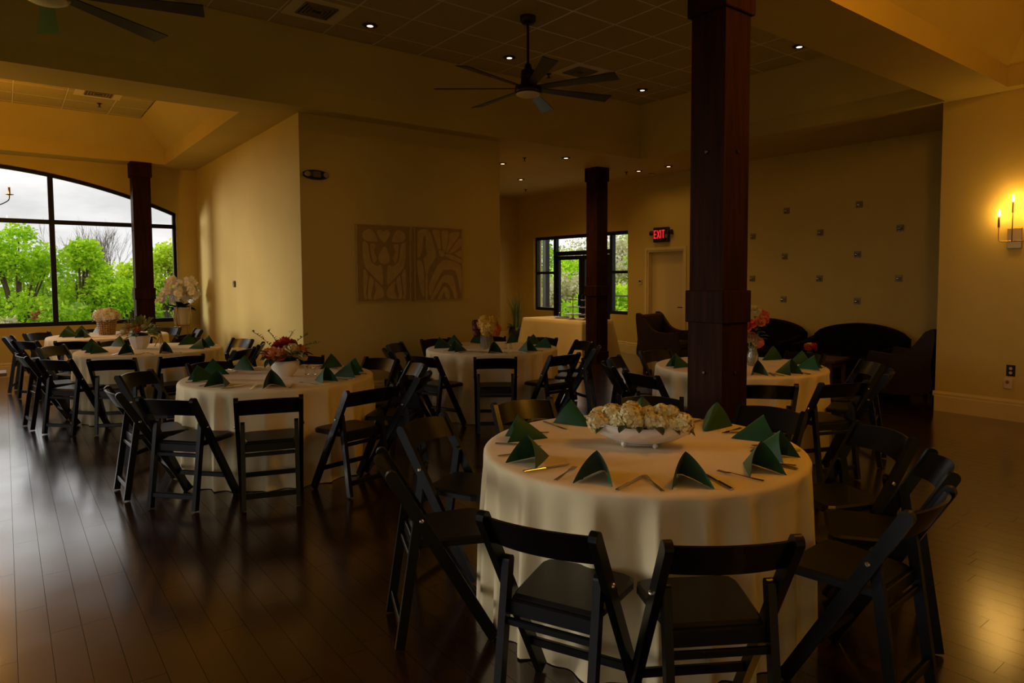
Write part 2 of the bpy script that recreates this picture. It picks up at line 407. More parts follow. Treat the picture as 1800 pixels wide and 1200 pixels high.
for i in range(3):
    xa, xb = ed[i], ed[i+1]
    MB().box(xa, xb, FY0+.035, FY0+.043, WZ+.05, 2.52).build('pane', GLASS, w1)
    n = 12; top = [(xa+(xb-xa)*k/n, arch_z(xa+(xb-xa)*k/n)-.04) for k in range(n+1)]
    MB().prism([(xb, 2.56), (xa, 2.56)] + top, FY0+.035, FY0+.043, axis='y').build('pane', GLASS, w1)
# left wall windows
for k, (a, b) in enumerate(LW):
    w = struct(empty('window_%d' % (k+3), (0, 0, 0))); q = MB()
    q.box(X0-.13, X0-.05, a, b, .4, .47).box(X0-.13, X0-.05, a, b, 2.83, 2.9).box(X0-.13, X0-.05, a, a+.06, .47, 2.83).box(X0-.13, X0-.05, b-.06, b, .47, 2.83)
    q.build('window_frame', BLACKF, w); mid = (a+b)/2
    MB().box(X0-.13, X0-.05, mid-.035, mid+.035, .47, 2.83).build('mullion', BLACKF, w)
    for c0, c1 in ((a+.06, mid-.035), (mid+.035, b-.06)): MB().box(X0-.095, X0-.087, c0, c1, .47, 2.83).build('pane', GLASS, w)
# terrace window wall with double door
w2 = struct(empty('window_2', (0, 0, 0)))
xa, xb = XT+.06, XT+.16
f2 = MB()
f2.box(xa, xb, TY0, TY1, 2.50, 2.57).box(xa, xb, TY0, TY0+.06, .79, 2.5).box(xa, xb, TY1-.06, TY1, .79, 2.5).box(xa, xb, 10.44, 10.52, 0, 2.5).box(xa, xb, 12.34, 12.42, 0, 2.5)
f2.box(xa, xb, TY0+.06, 10.44, .79, .86).box(xa, xb, 12.42, TY1-.06, .79, .86).box(xa, xb, 10.52, 12.34, 2.10, 2.20)
f2.build('window_frame', BLACKF, w2)
for y0, y1 in ((TY0+.06, 10.44), (12.42, TY1-.06)):
    MB().box(xa, xb, y0, y1, 1.67, 1.73).build('mid_rail', BLACKF, w2)
    for z0, z1 in ((.86, 1.67), (1.73, 2.5)): MB().box(xa+.045, xa+.053, y0, y1, z0, z1).build('pane', GLASS, w2)
MB().box(xa+.045, xa+.053, 10.52, 12.34, 2.2, 2.5).build('pane', GLASS, w2)
for k, (y0, y1) in enumerate(((10.53, 11.42), (11.44, 12.33))):
    d = struct(empty('door_%d' % (k+2), (0, 0, 0)))
    MB().box(xa+.01, xb-.02, y0, y0+.09, .01, 2.09).box(xa+.01, xb-.02, y1-.09, y1, .01, 2.09).box(xa+.01, xb-.02, y0+.09, y1-.09, 2.0, 2.09).box(xa+.01, xb-.02, y0+.09, y1-.09, .01, .24).build('door_frame', BLACKF, d)
    MB().box(xa+.045, xa+.053, y0+.09, y1-.09, .24, 2.0).build('pane', GLASS, d)
    yk = y1-.05 if k == 0 else y0+.05
    MB().tube([(xa+.01, yk, .92), (xa-.04, yk, .94), (xa-.04, yk, 1.18), (xa+.01, yk, 1.2)], .011, 8).build('pull_handle', BLACKF, d)
    MB().box(xa-.05, xa+.01, y1-.42 if k else y0+.12, y1-.12 if k else y0+.42, 2.02, 2.09, b=.006).build('door_closer', BLACKF, d)
# lounge door
d1 = struct(empty('door_1', (0, 0, 0)))
MB().box(XL+.11, XL+.155, DY0+.035, DY1-.035, .008, DZ-.03, b=.003).build('door_leaf', DOORP, d1)
jb = MB()
for y0, y1 in ((DY0-.055, DY0), (DY1, DY1+.055)): jb.box(XL-.018, XL+.005, y0, y1, 0, DZ+.055)
jb.box(XL-.018, XL+.005, DY0, DY1, DZ, DZ+.055).box(XL, XL+.17, DY0, DY0+.035, 0, DZ).box(XL, XL+.17, DY1-.035, DY1, 0, DZ).box(XL, XL+.17, DY0+.035, DY1-.035, DZ-.035, DZ)
jb.build('door_frame', TRIMP, d1)
MB().tube([(XL+.11, 8.42, 1.0), (XL+.06, 8.42, 1.0), (XL+.055, 8.43, 1.0), (XL+.055, 8.53, 1.0)], .010, 8).lathe([(.028, 0), (.028, .012)], 16, T(XL+.11, 8.42, 1.0, 0, -PI/2)).build('door_handle', BRONZE, d1)

# ------------------------------------------------------------------ columns
def column(x, y, zc0, zc1, label):
    t = empty('timber_column', (x, y, 0)); s = .1375
    MB().box(-s, s, -s, s, zc1-.01, ZS-.2).build('shaft', COLW, t)
    MB().box(-s-.005, s+.005, -s-.005, s+.005, .2, zc0+.01).build('pedestal', COLW, t)
    MB().box(-s-.022, s+.022, -s-.022, s+.022, zc0, zc1, b=.006).build('collar', COLW, t)
    MB().box(-s-.024, s+.024, -s-.024, s+.024, ZS-.245, ZS+.004, b=.006).build('capital', COLW, t)
    MB().box(-s-.024, s+.024, -s-.024, s+.024, .001, .215, b=.006).build('plinth', COLW, t)
    for zz in (2.42, .93):
        MB().lathe([(.012, 0), (.016, .004), (.010, .012)], 8, T(0, -s-.003, zz, 0, 0, PI/2)).build('bolt_head', BRONZE, t)
        MB().lathe([(.012, 0), (.016, .004), (.010, .012)], 8, T(-s-.003, 0, zz, 0, -PI/2, 0)).build('bolt_head', BRONZE, t)
    return tag(t, label, 'column')
column(3.90, 2.88, 1.27, 1.49, 'large dark timber column standing behind the hydrangea table')
column(8.67, 9.10, 1.24, 1.43, 'slim dark timber column in front of the buffet table')
column(1.93, 13.47, 1.23, 1.43, 'dark timber column standing before the arched window')

# ------------------------------------------------------------------ furniture: folding chair
def make_chair():
    t = empty('folding_chair')
    hw = .206; top = Vector((-.13, 0, .785)); foot = Vector((.315, 0, .012))
    d = (top-foot).normalized(); nrm = Vector((d.z, 0, -d.x))
    for s in (-1, 1):
        b = MB(); o = Vector((0, s*hw, 0)); L = (top-foot).length
        # rounded plank profile in the XZ plane
        pr = []
        w = .025
        for k in range(9):
            a = -PI/2 + PI*k/8; pr.append(d*(L - w + w*math.cos(a)) + nrm*(w*math.sin(a)))
        pr += [nrm*w, -nrm*w]
        pts = [foot+p for p in pr]; n = len(pts)
        v = [p+o+Vector((0, -.0145, 0)) for p in pts] + [p+o+Vector((0, .0145, 0)) for p in pts]
        b.add(v, [tuple(range(n)), tuple(range(2*n-1, n-1, -1))] + [(i, n+i, n+(i+1) % n, (i+1) % n) for i in range(n)])
        b.build('back_post', RESIN, t)
        # rear leg
        o2 = Vector((0, s*.174, 0)); p1 = Vector((0, 0, .60)); p0 = Vector((-.09, 0, .010)); dd = (p1-p0).normalized(); nn = Vector((dd.z, 0, -dd.x)); L2 = (p1-p0).length
        pr = [dd*(L2-.02+.02*math.cos(-PI/2+PI*k/8)) + nn*(.02*math.sin(-PI/2+PI*k/8)) for k in range(9)] + [nn*.02, -nn*.02]
        pts = [p0+p for p in pr]; n = len(pts)
        v = [p+o2+Vector((0, -.014, 0)) for p in pts] + [p+o2+Vector((0, .014, 0)) for p in pts]
        lg = MB().add(v, [tuple(range(n)), tuple(range(2*n-1, n-1, -1))] + [(i, n+i, n+(i+1) % n, (i+1) % n) for i in range(n)]).build('leg', RESIN, t)
        MB().lathe([(.011, 0), (.011, .004), (.006, .008)], 10, T(0.002, s*.2205, .567, 0, 0, -s*PI/2)).build('hinge_bolt', STEEL, t)
    # curved backrest
    b = MB(); nu = 12
    def bk(off):
        def fn(u, vv):
            y = (u-.5)*.386; c = 1-(2*u-1)**2
            s = .655 + .008*c*0 + vv*(.112+.012*c) + (1-vv)*.010*c
            x = -.13 + (.785-s)*.573 - .045*c + off
            return (x, y, s)
        return fn
    for off in (0, .014): b.grid(bk(off), nu, 3)
    f0, f1 = bk(0), bk(.014)
    for vv in (0, 1): b.grid(lambda u, w: tuple(Vector(f0(u, vv)).lerp(Vector(f1(u, vv)), w)), nu, 1, False)
    b.build('backrest', RESIN, t)
    # seat pad with frame beneath
    pl = [(-.005, -.155), (.06, -.168), (.20, -.182), (.295, -.190), (.328, -.178), (.34, -.145)]
    poly = [(x, y) for x, y in pl] + [(x, -y) for x, y in pl[::-1]]
    inner = [(.165+(x-.165)*.94, y*.94) for x, y in poly]; n = len(poly)
    sb = MB(); lv = [(.428, poly), (.452, poly), (.462, inner)]
    v = [(x, y, z) for z, P in lv for x, y in P]
    sb.add(v, [tuple(range(n))[::-1], tuple(range(2*n, 3*n))] + [(k*n+i, k*n+(i+1) % n, (k+1)*n+(i+1) % n, (k+1)*n+i) for k in range(2) for i in range(n)])
    sb.build('seat', SEATM, t)
    MB().box(-.022, .002, -.16, .16, .392, .447, b=.004).build('seat_rail', RESIN, t)
    MB().bar((-.077, -.16, .10), (-.077, .16, .10), .022, .036, b=.004).build('stretcher', RESIN, t)
    MB().bar((-.031, -.16, .375), (-.031, .16, .375), .018, .026, b=.004).build('stretcher', RESIN, t)
    x = -.13+(.785-.17)*.573
    MB().bar((x, -.192, .17), (x, .192, .17), .02, .034, b=.004).build('stretcher', RESIN, t)
    return t
CHAIR = make_chair(); chair_used = [False]

def make_napkin(seed):
    r = random.Random(seed); b = MB()
    H, Wd = .124+.012*r.random(), .150+.02*r.random(); tilt = r.uniform(-.012, .012); k1, k2 = r.uniform(.9, 1.1), r.uniform(.9, 1.1)
    def sheet(sc, inner):
        def fn(u, v):
            a = (u-.5)*2; e = abs(a); t = v
            h = H*t**.92*sc; w = Wd*(.10+.90*t)*sc*(k1 if a < 0 else k2)
            x = -.125 + .150*t + .060*t*t*e**1.4 - inner*.006
            y = math.copysign(.5*w*e**.96, a) + tilt*t*(1-e) + math.copysign(.008*math.sin(PI*e)*t, a)
            z = .002 + h*max(0, 1-e**1.16) + .004*math.sin(3*PI*t)*(1-e)*e
            return (x, y, z)
        return fn
    b.grid(sheet(1, 0), 18, 10); b.grid(sheet(.93, 1), 18, 10)
    f0 = sheet(1, 0); f1 = sheet(.93, 1)
    b.grid(lambda u, w: tuple(Vector(f0(u, 1)).lerp(Vector(f1(u, 1)), w)), 18, 1)
    # turned-in front corners
    for s_ in (0, 1):
        def lip(u, v, s_=s_):
            uu = (.02+.26*v) if s_ == 0 else (.98-.26*v); p = Vector(f0(uu, 1)); q = p + Vector((-.045*(1-v), (.030 if s_ == 0 else -.030)*(1-v), 0))
            return tuple(p.lerp(q, u))
        b.grid(lip, 3, 6)
    return b.mesh('napkin', NAPK)
NAPS = [make_napkin(s) for s in range(5)]

def make_fork():
    b = MB()
    def outline(hw, x): return [(x, -hw), (x, hw)]
    sec = [(.10, .0085, 0), (.06, .0075, .001), (.0, .0035, .004), (-.035, .0035, .006), (-.05, .010, .005), (-.062, .0115, .003)]
    v = []
    for x, hw, z in sec: v += [(x, -hw, z+.001), (x, hw, z+.001), (x, hw, z+.0035), (x, -hw, z+.0035)]
    n = len(sec)
    b.add(v, [(i*4+k, i*4+(k+1) % 4, (i+1)*4+(k+1) % 4, (i+1)*4+k) for i in range(n-1) for k in range(4)] + [(0, 1, 2, 3)])
    for k in range(4):
        y = -.0095 + k*.0063; b.bar((-.060, y, .0055), (-.10, y, .008), .0028, .0022)
    return b.mesh('fork', STEEL)
def make_knife():
    b = MB(); b.box(.0, .11, -.008, .008, .001, .008, b=.0025)
    b.prism([(0, -.006), (0, .007), (-.09, .010), (-.115, .006), (-.125, -.004), (-.11, -.007)], .0025, .0045)
    return b.mesh('knife', STEEL)
FORK, KNIFE = make_fork(), make_knife()

def make_cloth(seed):
    r = random.Random(seed); b = MB(); N = 288
    ph = [r.random()*2*PI for _ in range(6)]; npl = r.choice((21, 22, 23, 24))
    def fold(a):
        w = a*npl/2 + 1.1*math.sin(2*a+ph[0]) + .9*math.sin(3*a+ph[1]) + .5*math.sin(5*a+ph[2])
        depth_ = .62 + .38*math.sin(4*a+ph[3])*math.sin(7*a+ph[4])
        p = 1-2*abs(math.sin(w))**.9
        return depth_*p + .25*math.sin(31*a+ph[5])
    rings = [(0.001, .757, 0), (.30, .757, 0), (.60, .757, 0), (.745, .757, 0), (.762, .755, 0), (.772, .748, 0.02), (.777, .735, .06)]
    K = 18
    for k in range(1, K+1):
        t = k/K; rings.append((.770+.020*t, max(.006, .735-.729*t), .08+.92*min(1, t*1.7)**.6))
    v = []; f = []
    fo = [fold(2*PI*k/N) for k in range(N)]; hem = [r.uniform(-.002, .002) for _ in range(N)]
    for (rad, z, am) in rings:
        for k in range(N):
            a = 2*PI*k/N; rr = rad + .050*am*fo[k]; zz = z + (.004*am*fo[k] if z < .2 else 0)
            v.append((rr*math.cos(a), rr*math.sin(a), max(.003, zz)))
    for i in range(len(rings)-1):
        for k in range(N): f.append((i*N+k, i*N+(k+1) % N, (i+1)*N+(k+1) % N, (i+1)*N+k))
    b.add(v, [q[::-1] for q in f], True)
    return b.mesh('tablecloth', CLOTH)
tt = MB().lathe([(.75, .722), (.752, .728), (.752, .746), (.75, .749)], 48).mesh('tabletop', TABLEW)
tl = MB().tube([(0, 0, .002), (0, 0, .72)], .016, 8).mesh('leg', STEEL)

SIDE5 = ['front-{} corner', 'nearer {} side', 'middle {} side', 'farther {} side', 'back-{} corner', 'very back {}']
def seat_names(cx, cy, angs):
    ca = math.atan2(-cy, -cx); rel = [((R(a)-ca+PI) % (2*PI))-PI for a in angs]; names = [None]*len(angs)
    # positive rel = counter-clockwise from the camera direction = to the right in the picture
    for side, sg in (('right', 1), ('left', -1)):
        idx = sorted([i for i in range(len(angs)) if rel[i]*sg >= 0], key=lambda i: abs(rel[i]))
        for k, i in enumerate(idx): names[i] = SIDE5[min(k, 5)].format(side)
    return names

TABLES = []
def table_set(cx, cy, seats, naps, tname, seed, cut=(), skip_chair=(), ndz=.62):
    g = empty('round_table', (cx, cy, 0)); link('tabletop', tt, g)
    for k in range(4): link('leg', tl, g, (.45*math.cos(PI/4+k*PI/2), .45*math.sin(PI/4+k*PI/2), 0))
    tag(g, 'round folding table beneath the cloth of the %s' % tname, 'table', 'round dining tables')
    c = link('tablecloth', make_cloth(seed), None, (cx, cy, 0)); tag(c, 'floor-length ivory tablecloth draped over the %s' % tname, 'tablecloth', 'round ivory tablecloths')
    names = seat_names(cx, cy, [s[0] for s in seats])
    r = random.Random(seed)
    for k, (s, nm) in enumerate(zip(seats, names)):
        a, rad = s[0], s[1]; tw_ = s[2] if len(s) > 2 else r.uniform(-4, 4)
        if k in skip_chair: continue
        o = copy_tree(CHAIR) if chair_used[0] else CHAIR; chair_used[0] = True
        o.location = (cx+(rad-.125)*math.cos(R(a)), cy+(rad-.125)*math.sin(R(a)), 0); o.rotation_euler.z = R(a+180+tw_)
        tag(o, 'black folding chair at the %s of the %s' % (nm, tname), 'chair', 'black folding chairs')
    nn = seat_names(cx, cy, [s[0] for s in naps])
    for k, (s, nm) in enumerate(zip(naps, nn)):
        a, rad = s[0], s[1]; tw_ = s[2] if len(s) > 2 else r.uniform(-12, 12)
        M = Matrix.Translation((cx, cy, .7575)) @ Matrix.Rotation(R(a), 4, 'Z')
        o = link('napkin', NAPS[(k+seed) % 5], None, M @ Vector((rad, 0, 0)), R(a+tw_))
        tag(o, 'green folded napkin at the %s of the %s' % (nm, tname), 'napkin', 'folded green napkins')
        if cut == 'all' or k in cut:
            kf = link('fork', FORK, None, M @ Vector((rad-.01, -.125-.02*r.random(), .0005)), R(a+r.uniform(-9, 9)))
            tag(kf, 'steel fork by the napkin at the %s of the %s' % (nm, tname), 'fork', 'forks')
            kk = link('knife', KNIFE, None, M @ Vector((rad, .125+.02*r.random(), .0005)), R(a+r.uniform(-9, 9)))
            tag(kk, 'steel knife by the napkin at the %s of the %s' % (nm, tname), 'knife', 'knives')
T1, T2, T3, T4, T5, T6 = (2.444, 2.246), (1.82, 5.807), (4.539, 6.554), (5.399, 3.736), (1.348, 9.035), (1.205, 11.695)
N1, N2, N3, N4, N5, N6 = 'white hydrangea table', 'orange flower table', 'yellow flower table', 'pink rose table', 'peach rose table', 'table by the arched window'
table_set(*T1, [(-153, 1.24), (-125, 1.27), (158, 1.24), (119, 1.26), (81, 1.24), (40, 1.24), (3, 1.24), (-29, 1.33), (-55, 1.31), (-83, 1.27)],
          [(-154, .63, 8), (-121, .63, -6), (171, .62, 25), (130, .60, 20), (83, .58, 10), (42, .62), (2, .60, 15), (-28, .62, -20), (-60, .62, -30), (-85, .62, -35)], N1, 1, 'all')
table_set(*T2, [(-111, 1.24), (-143, 1.25), (-173, 1.24), (140, 1.27), (103, 1.25), (62, 1.25), (20, 1.22), (-9, 1.24), (-44, 1.26), (-78, 1.27)],
          [(-112, .62, 10), (-153, .60, 20), (167, .60, 15), (132, .60), (100, .60), (62, .6), (24, .58), (-73, .60), (-45, .61), (-15, .61)], N2, 2, 'all')
table_set(*T3, [(-123, 1.22), (-87, 1.25), (-51, 1.25), (-14, 1.25), (22, 1.25), (57, 1.25), (93, 1.24), (128, 1.26), (165, 1.25), (-161, 1.24)],
          [(-123, .56), (-169, .56), (146, .6), (108, .56), (-86, .62), (-39, .62), (33, .62), (72, .6), (0, .6)], N3, 3, (0, 1, 4, 5))
table_set(*T4, [(-136, 1.28), (-108, 1.27), (-70, 1.24), (-38, 1.24), (3, 1.25), (40, 1.25), (80, 1.25), (119, 1.22), (146, 1.25), (175, 1.24)],
          [(-132, .62), (-106, .63), (-65, .62), (6, .62), (154, .62), (-30, .6)], N4, 4, (0, 1, 2))
table_set(*T5, [(-115, 1.24), (-142, 1.26), (-173, 1.24), (137, 1.27), (-86, 1.28), (-50, 1.25), (-20, 1.22), (20, 1.22), (58, 1.25), (100, 1.25)],
          [(-121, .58), (-167, .58), (153, .62), (113, .62), (-86, .62), (35, .55), (-38, .58), (-8, .6)], N5, 5, (0, 4))
table_set(*T6, [(-146, 1.24), (-115, 1.24), (168, 1.22), (134, 1.22), (-82, 1.22), (-45, 1.22), (0, 1.22), (40, 1.22), (95, 1.22)],
          [(-175, .52), (138, .62), (118, .60), (-139, .45), (95, .62), (-60, .5), (-30, .62)], N6, 6)

# ------------------------------------------------------------------ flowers
def head_mesh(name, r, n, ps, material, seed, squash=.9):
    rr = random.Random(seed); b = MB()
    b.ball((0, 0, 0), r*.55, 10, 6, sc=(1, 1, squash))
    for k in range(n):
        z = 1-2*(k+.5)/n; a = k*2.39996+rr.random()*.3; q = math.sqrt(1-z*z)
        d = Vector((q*math.cos(a), q*math.sin(a), z*squash)).normalized(); p = d*r*rr.uniform(.82, 1.03); p.z *= squash
        u = d.orthogonal().normalized(); w = d.cross(u); rot = rr.random()*PI
        for j in range(4):
            t = rot + j*PI/2; e = u*math.cos(t)+w*math.sin(t); g = d.cross(e)
            b.add([p, p+e*ps*.55+g*ps*.42+d*ps*.15, p+e*ps+d*ps*.12*rr.uniform(-1, 1.5), p+e*ps*.55-g*ps*.42+d*ps*.15], [(0, 1, 2, 3)], True)
    return b.mesh(name, material)
def rose_mesh(name, r, material, seed):
    rr = random.Random(seed); b = MB()
    b.ball((0, 0, r*.35), r*.33, 8, 6, sc=(1, 1, 1.2))
    for ring, (k, rad, tilt, hgt) in enumerate(((4, .34, 8, .95), (5, .55, 22, .85), (6, .78, 42, .62), (7, .98, 65, .38))):
        for j in range(k):
            a = 2*PI*j/k + ring*.6 + rr.random()*.3
            M = T(0, 0, 0, a)
            def fn(u, v, rad=rad, tilt=tilt, hgt=hgt):
                w = (u-.5)*2; x = r*(.15 + (rad-.15)*math.sin(v*PI/2) + .10*rad*v*v*math.sin(R(tilt)) - .12*rad*w*w); y = r*w*rad*.85*math.sin(PI*(.25+.6*v)); z = r*(hgt*v*1.15 - .1 - .10*w*w*v)
                return (x, y, z)
            b.grid(fn, 4, 4, True, M)
    return b.mesh(name, material)
def leaf_mesh(name, L, w, material, bend=.3):
    b = MB()
    def fn(u, v):
        s = (u-.5)*2; k = math.sin(PI*min(1, v*.96+.04))**.8
        return (v*L, s*w*k, bend*L*(v-v*v*1.4) + abs(s)*w*.25*k)
    b.grid(fn, 4, 6); return b.mesh(name, material)
def orient(o, d, roll=0):
    o.rotation_mode = 'QUATERNION'; o.rotation_quaternion = Vector(d).to_track_quat('Z', 'Y') @ Matrix.Rotation(roll, 3, 'Z').to_quaternion()
def orient_x(o, d):
    o.rotation_mode = 'QUATERNION'; o.rotation_quaternion = Vector(d).to_track_quat('X', 'Z')
def fmat(name, c, c2): return mat(name, c, .6, c2, 30)
F_WHITE = fmat('white_petal', (.86, .83, .74), (.80, .76, .64)); F_CREAM = fmat('cream_petal', (.80, .70, .38), (.72, .60, .26))
F_YEL = fmat('golden_petal', (.85, .56, .07), (.80, .46, .05)); F_ORG = fmat('orange_petal', (.75, .22, .04), (.62, .15, .03))
F_RED = fmat('coral_red_petal', (.55, .03, .02), (.42, .02, .02)); F_PINK = fmat('pink_petal', (.72, .08, .06), (.75, .20, .08)); F_PEACH = fmat('peach_petal', (.75, .30, .12), (.66, .22, .08))
F_BURG = fmat('burgundy_petal', (.16, .012, .02), (.10, .01, .02)); F_ORCH = fmat('orchid_petal', (.90, .87, .80), (.86, .82, .74))
HYD_W = head_mesh('blossom', .052, 46, .036, F_CREAM, 1); HYD_W2 = head_mesh('blossom', .055, 50, .034, F_WHITE, 2)
HYD_Y = head_mesh('blossom', .055, 50, .033, F_YEL, 3); HYD_O = head_mesh('blossom', .05, 55, .024, F_ORG, 4); HYD_B = head_mesh('blossom', .045, 45, .023, F_BURG, 5)
ROSE_O = rose_mesh('blossom', .05, F_PEACH, 1); ROSE_R = rose_mesh('blossom', .048, F_RED, 2); ROSE_Y = rose_mesh('blossom', .05, F_CREAM, 3); ROSE_P = rose_mesh('blossom', .045, F_PINK, 4); ROSE_OO = rose_mesh('blossom', .048, F_ORG, 5)
LF = leaf_mesh('leaf', .10, .026, LEAFD); LFG = leaf_mesh('leaf', .09, .018, LEAFG)
def blossom(me, t, p, d=(0, 0, 1), s=1, roll=0):
    o = link('blossom', me, t, p); orient(o, d, roll); o.scale = (s, s, s); return o
def leaf(me, t, p, d, s=1):
    o = link('leaf', me, t, p); orient_x(o, d); o.scale = (s, s, s); return o
def sprig(t, p0, p1, seed, n=9):
    r = random.Random(seed); p0, p1 = Vector(p0), Vector(p1); mid = (p0+p1)/2 + Vector((0, 0, .03)); b = MB()
    pts = [(p0*(1-u)**2 + mid*2*u*(1-u) + p1*u*u) for u in [k/8 for k in range(9)]]
    b.tube(pts, .0022, 5); sp = b.build('sprig', LEAFG, t)
    for k in range(n):
        u = .3+.7*k/(n-1); p = p0*(1-u)**2 + mid*2*u*(1-u) + p1*u*u; a = r.random()*2*PI
        o = link('leaf', LFG, sp, p); orient_x(o, (math.cos(a), math.sin(a), .5)); s = r.uniform(.28, .42); o.scale = (s, s, s)
TZ = .7575
# hydrangeas in an oblong scalloped bowl
t = empty('flower_bowl', (T1[0]-.02, T1[1]-.01, TZ), R(-52)); tag(t, 'oblong white scalloped bowl of cream hydrangeas on the nearest table', 'flower bowl')
def boat(sc, zoff=0):
    def fn(u, v):
        a = 2*PI*u; rise = v; rx = (.09+.165*math.sin(v*PI/2)**.8); ry = (.045+.085*math.sin(v*PI/2)**.8)
        k = 1+.03*math.cos(16*a+ (PI if int(v*6) % 2 else 0))*math.sin(PI*min(1, v*1.1))
        z = .018 + .085*v + .022*v*v*math.cos(a)**2
        return (rx*k*sc*math.cos(a), ry*k*sc*math.sin(a), z+zoff)
    return fn
b = MB(); b.grid(boat(1), 96, 8); b.grid(boat(.95, .006), 96, 8)
b.grid(lambda u, v: (.12*v*math.cos(2*PI*u), .065*v*math.sin(2*PI*u), .017), 24, 2)
bowl = b.build('bowl', WHITEC, t)
for sx in (-1, 1):
    for sy in (-1, 1): MB().ball((sx*.075, sy*.035, .013), .014, 8, 6).build('foot', WHITEC, bowl)
MB().ball((0, 0, .085), .1, 16, 6, sc=(2.1, .95, .35)).build('foam', SOIL, t)
r = random.Random(7)
for k in range(27):
    u = (k % 9-4)/4; row = k//9-1; x = u*.20+r.uniform(-.015, .015); y = row*.062*(1-.35*u*u)+r.uniform(-.01, .01); z = .132+.030*(1-u*u)-.02*row*row+r.uniform(-.02, .02)
    blossom(HYD_W, t, (x, y, z), (u*.4+r.uniform(-.2, .2), row*.5, 1), r.uniform(.70, 1.0), r.random()*6)
for k in range(16):
    a = 2*PI*k/16+r.uniform(-.1, .1); p = (.20*math.cos(a), .10*math.sin(a), .115)
    leaf(LF, t, p, (math.cos(a), math.sin(a), -.35+r.uniform(-.2, .3)), r.uniform(.6, .95))
# round white bowl with orange and red flowers
t = empty('flower_bowl', (T2[0]+.03, T2[1]-.06, TZ)); t.scale = (1.25,)*3; tag(t, 'round white bowl of orange, red and yellow garden flowers with leafy sprigs', 'flower bowl')
MB().lathe([(.045, 0), (.05, .008), (.072, .03), (.092, .07), (.094, .095), (.088, .108), (.083, .105), (.087, .085), (.07, .045), (.0, .03)], 28).build('bowl', WHITEC, t)
MB().ball((0, 0, .105), .078, 14, 6, sc=(1, 1, .5)).build('foam', SOIL, t)
for me, x, y, z, s in ((ROSE_R, .0, .0, .215, 1.15), (ROSE_R, .055, .04, .20, 1.0), (ROSE_R, -.02, .06, .20, .95), (ROSE_Y, .02, -.075, .165, 1.25), (ROSE_O, -.075, -.03, .15, 1.15), (ROSE_O, -.06, -.085, .145, 1.0), (ROSE_O, .09, -.03, .16, 1.1),
                       (ROSE_OO, .10, .03, .15, 1.0), (ROSE_O, -.09, .045, .15, 1.0), (ROSE_Y, .075, -.09, .135, .9), (ROSE_OO, -.01, .105, .15, .9)):
    blossom(me, t, (x, y, z), (x*5, y*5, .7), s)
for k in range(26):
    a = 2*PI*k/26; dz = r.uniform(-.7, .6); leaf(LF, t, (.085*math.cos(a), .085*math.sin(a), .135+.02*r.random()), (math.cos(a), math.sin(a), dz), r.uniform(.8, 1.2))
sprig(t, (-.05, .02, .16), (-.17, .10, .30), 1); sprig(t, (-.02, .03, .18), (-.09, .06, .31), 2); sprig(t, (.04, .02, .18), (.13, -.08, .28), 3); sprig(t, (.06, .0, .16), (.19, -.11, .22), 4); sprig(t, (.0, .0, .18), (.06, .0, .30), 5)
# hobnail glass vase with yellow hydrangeas
t = empty('flower_vase', (T3[0]-.14, T3[1]-.08, TZ)); tag(t, 'cut-glass vase of golden hydrangeas with burgundy blooms', 'flower vase')
MB().lathe([(.0, .003), (.062, .003), (.068, .012), (.068, .17), (.072, .178), (.060, .178), (.058, .02), (.0, .016)], 48, wob=lambda a, z: .05*max(0, math.cos(12*a)*math.cos(z*110)) if z > .015 else 0).build('vase', CRYSTAL, t)
sb = MB()
for k in range(9): a = k*.7; sb.tube([(.03*math.cos(a), .03*math.sin(a), .02), (.02*math.cos(a+2), .02*math.sin(a+2), .2)], .004, 5)
sb.build('stems', LEAFG, t)
for me, x, y, z, s in ((HYD_Y, -.01, -.02, .28, 1.35), (HYD_Y, -.02, .0, .33, 1.25), (HYD_Y, .0, -.08, .25, 1.3), (HYD_Y, -.05, .06, .27, 1.1), (HYD_O, .10, -.07, .235, 1.1), (HYD_Y, .09, .0, .28, 1.15), (HYD_Y, .05, -.04, .33, 1.2), (HYD_B, -.09, .07, .25, 1.1), (HYD_B, -.10, .04, .19, 1.0), (HYD_B, -.09, .09, .30, .9),
                       (HYD_O, .06, -.10, .20, 1.0), (HYD_O, .13, -.02, .22, .9), (HYD_Y, -.04, -.06, .22, 1.1)):
    blossom(me, t, (x, y, z), (x*6, y*6, .6), s, r.random()*6)
for k in range(10):
    a = 2*PI*k/10; leaf(LF, t, (.06*math.cos(a), .06*math.sin(a), .19), (math.cos(a), math.sin(a), .1), .8)
# tall glass vase with pink and orange roses
t = empty('flower_vase', (T4[0]+.06, T4[1]-.10, TZ)); tag(t, 'slim glass vase of pink and orange roses seen past the large column', 'flower vase')
MB().lathe([(.0, .003), (.045, .003), (.055, .03), (.05, .10), (.035, .15), (.045, .18), (.040, .18), (.030, .15), (.045, .10), (.048, .03), (.0, .012)], 32).build('vase', CRYSTAL, t)
sb = MB()
for k in range(9): a = k*.7; sb.tube([(.02*math.cos(a), .02*math.sin(a), .02), (.05*math.cos(a+1), .05*math.sin(a+1), .3)], .003, 5)
sb.build('stems', LEAFG, t)
for k in range(18):
    a = k*2.4; z = .20+.30*((k*7) % 18)/18; rad = .11*math.sin(PI*(z-.15)/.42)+.02
    blossom((ROSE_P, ROSE_OO, ROSE_P, ROSE_O)[k % 4], t, (rad*math.cos(a), rad*math.sin(a), z), (math.cos(a), math.sin(a), .5), r.uniform(.85, 1.15))
for k in range(5): blossom(ROSE_Y, t, (.05*math.cos(k*1.3), .05*math.sin(k*1.3), .5+.03*(k % 2)), (math.cos(k*1.3), math.sin(k*1.3), 1), .7)
